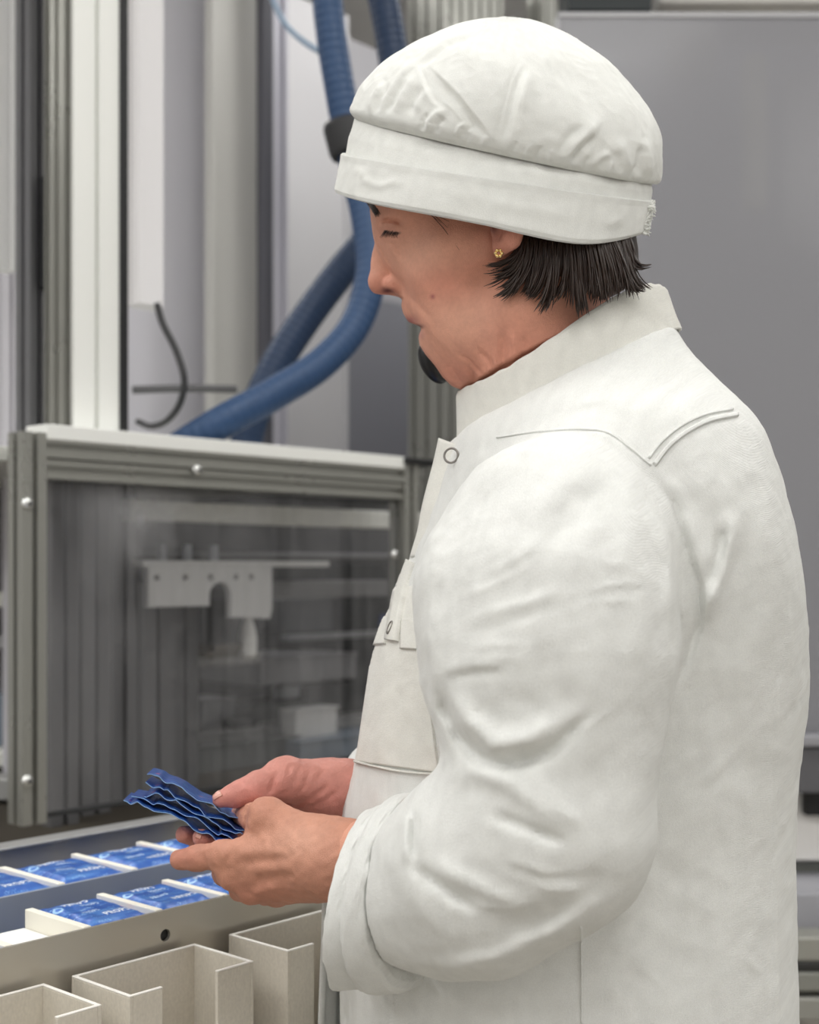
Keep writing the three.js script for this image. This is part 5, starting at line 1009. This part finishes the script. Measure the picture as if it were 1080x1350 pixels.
// ---- ear, earring, headset microphone
{
  const w = 0.0765, ear = union([hc([672, 268, w, 16], [660, 300, w, 12]), hc([672, 268, w, 15], [684, 290, w + 0.006, 11]), hc([684, 290, w + 0.006, 10], [674, 316, w + 0.004, 10]), hc([674, 314, w + 0.004, 11], [660, 327, w, 9.5]), hc([668, 300, w - 0.006, 18], [664, 318, w - 0.004, 12])], 0.006);
  const hollow = union([hs(652, 298, w + 0.009, 8.5), hs(653, 307, w + 0.009, 6)], 0.003), f = (x, y, z) => -smin(-ear(x, y, z), hollow(x, y, z), 0.005);
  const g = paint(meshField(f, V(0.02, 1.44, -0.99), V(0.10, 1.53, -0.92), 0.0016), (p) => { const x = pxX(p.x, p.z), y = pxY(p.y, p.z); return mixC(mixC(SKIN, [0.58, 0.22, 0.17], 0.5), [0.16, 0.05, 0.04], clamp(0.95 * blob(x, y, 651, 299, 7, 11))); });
  const e = new THREE.Mesh(toPerson(g), skin); e.name = 'ear'; e.castShadow = e.receiveShadow = true; person.add(e);
  const c = hp(657.5, 334, w + 0.009), gold = std(0xf2d594, 0.2, 1), knots = [];
  for (let i = 0; i < 6; i++) { const a = i / 6 * 2 * Math.PI, s = new THREE.SphereGeometry(0.0013, 10, 8); s.translate(c.x + 0.0022 * Math.cos(a), c.y + 0.0022 * Math.sin(a), c.z + 0.0004); knots.push(s); }
  const ring = new THREE.TorusGeometry(0.0022, 0.0008, 8, 24); ring.translate(c.x, c.y, c.z); knots.push(ring);
  part('earring', knots, gold, person, 'small gold knot ear stud');
  const m = hp(572, 478, -0.012), pod = new THREE.SphereGeometry(0.0125, 28, 20); pod.scale(0.85, 1.45, 1); pod.rotateZ(0.5); pod.translate(m.x, m.y, m.z);
  const mic = part('headset_microphone', pod, std(0x0d0e12, 0.35), person, 'black headset microphone in front of the chin');
  part('boom', tube([hp(575, 480, -0.02), hp(590, 440, -0.07), hp(640, 370, -0.092), hp(672, 310, -0.094)], 0.0016, 30, 8), blackPlastic, mic);
}

// ---- finger nails
{
  const nailMat = new THREE.MeshPhysicalMaterial({ color: 0xd9a08f, roughness: 0.3, clearcoat: 0.3 });
  const nail = (f, x, y, dx, dy, r, Z0) => part('fingernail', outward(sheet(12, 8, (u, v) => { const a = (u - 0.5) * 2, b = (v - 0.5) * 2, e = Math.sqrt(Math.max(0, 1 - 0.25 * b * b)); return onCoat(x + dx * a * r - dy * b * r * 0.7 * e, y + dy * a * r + dx * b * r * 0.7 * e, f, Z0, 1.12); }, 0.0005)), nailMat, bodyMesh);
  nail(farHand, 286, 1048.5, 0.85, -0.5, 6.5, 0.9); nail(farHand, 263, 1100, 0.35, -0.9, 6, 0.9);
}

// ------------------------------------------------------------------ sachets held in the hands
{
  const foil = canvasTexture(256, 256, (c, w, h) => { c.fillStyle = '#2457b4'; c.fillRect(0, 0, w, h); for (let i = 0; i < 420; i++) { c.fillStyle = `rgba(${rr(90, 220) | 0},${rr(150, 235) | 0},${rr(220, 255) | 0},${rr(0.15, 0.7)})`; c.fillRect(rr(0, w), rr(0, h), rr(3, 18), rr(2, 7)); } for (let i = 0; i < 5; i++) { c.fillStyle = '#d8506a'; c.beginPath(); c.ellipse(rr(0, w), rr(0, h), 7, 5, 0, 0, 7); c.fill(); } });
  const mat = new THREE.MeshPhysicalMaterial({ map: foil, roughness: 0.3, metalness: 0.35, clearcoat: 0.4, clearcoatRoughness: 0.2 });
  const rows = [
    ['top one of the held blue sachets, under the thumb', 0.972, [194, 1021, 211, 1026, 230, 1035, 247, 1044, 269, 1057, 291, 1069, 309, 1078, 330, 1086]],
    ['second held blue sachet from the top', 0.968, [192, 1033, 211, 1039, 224, 1046, 240, 1055, 262, 1068, 280, 1077, 304, 1088, 322, 1094]],
    ['third held blue sachet from the top', 0.965, [190, 1048, 205, 1048, 224, 1053, 234, 1059, 262, 1073, 284, 1087, 304, 1095, 320, 1101]],
    ['fourth held blue sachet from the top', 0.962, [173, 1052, 197, 1056, 212, 1062, 234, 1069, 262, 1082, 284, 1096, 296, 1102, 312, 1108]],
    ['lowest held blue sachet, with its end sticking out farthest left', 0.958, [163, 1055, 173, 1058, 195, 1064, 215, 1070, 243, 1084, 269, 1098, 284, 1105, 300, 1110]],
  ];
  rows.forEach(([label, Z, q], k) => {
    const pts = []; for (let i = 0; i < q.length; i += 2) pts.push(P(q[i], q[i + 1], Z + 0.012 * (1 - i / q.length)));
    const c = new THREE.CatmullRomCurve3(pts), depth = V(-0.006, -0.004, -0.056);
    const at = (u, v, s) => { const p = c.getPoint(u).addScaledVector(depth, v), e = smooth(0, 0.12, u) * smooth(1, 0.88, u) * smooth(0, 0.2, v) * smooth(1, 0.8, v), wv = (0.0012 * Math.sin(u * 23 + k * 2.3 + noise3(u * 3, k, 1)) + 0.0008 * noise3(u * 9, k * 5, 2)) * (1 - 0.5 * v); p.y += wv + s * (0.0004 + 0.0009 * e * (1 + 0.35 * noise3(u * 7, v * 4, k))) ; return p; };
    const a = grid(70, 16, (u, v) => at(u, v, 1)), b = grid(70, 16, (u, v) => at(1 - u, v, -1)), o = mesh('blue_sachet', [a, b], mat);
    const rim = tube(Array.from({ length: 36 }, (_, i) => at(i / 35, 0, 0)), 0.0003, 90, 5); mesh('sealed_edge', rim, std(0x88add8, 0.3, 0.3), o, 'pale crimped edge');
    tag(o, 'blue foil sachet, ' + label, 'sachet', 'blue sachets held in the hands');
  });
}

renderer.render(scene, camera);
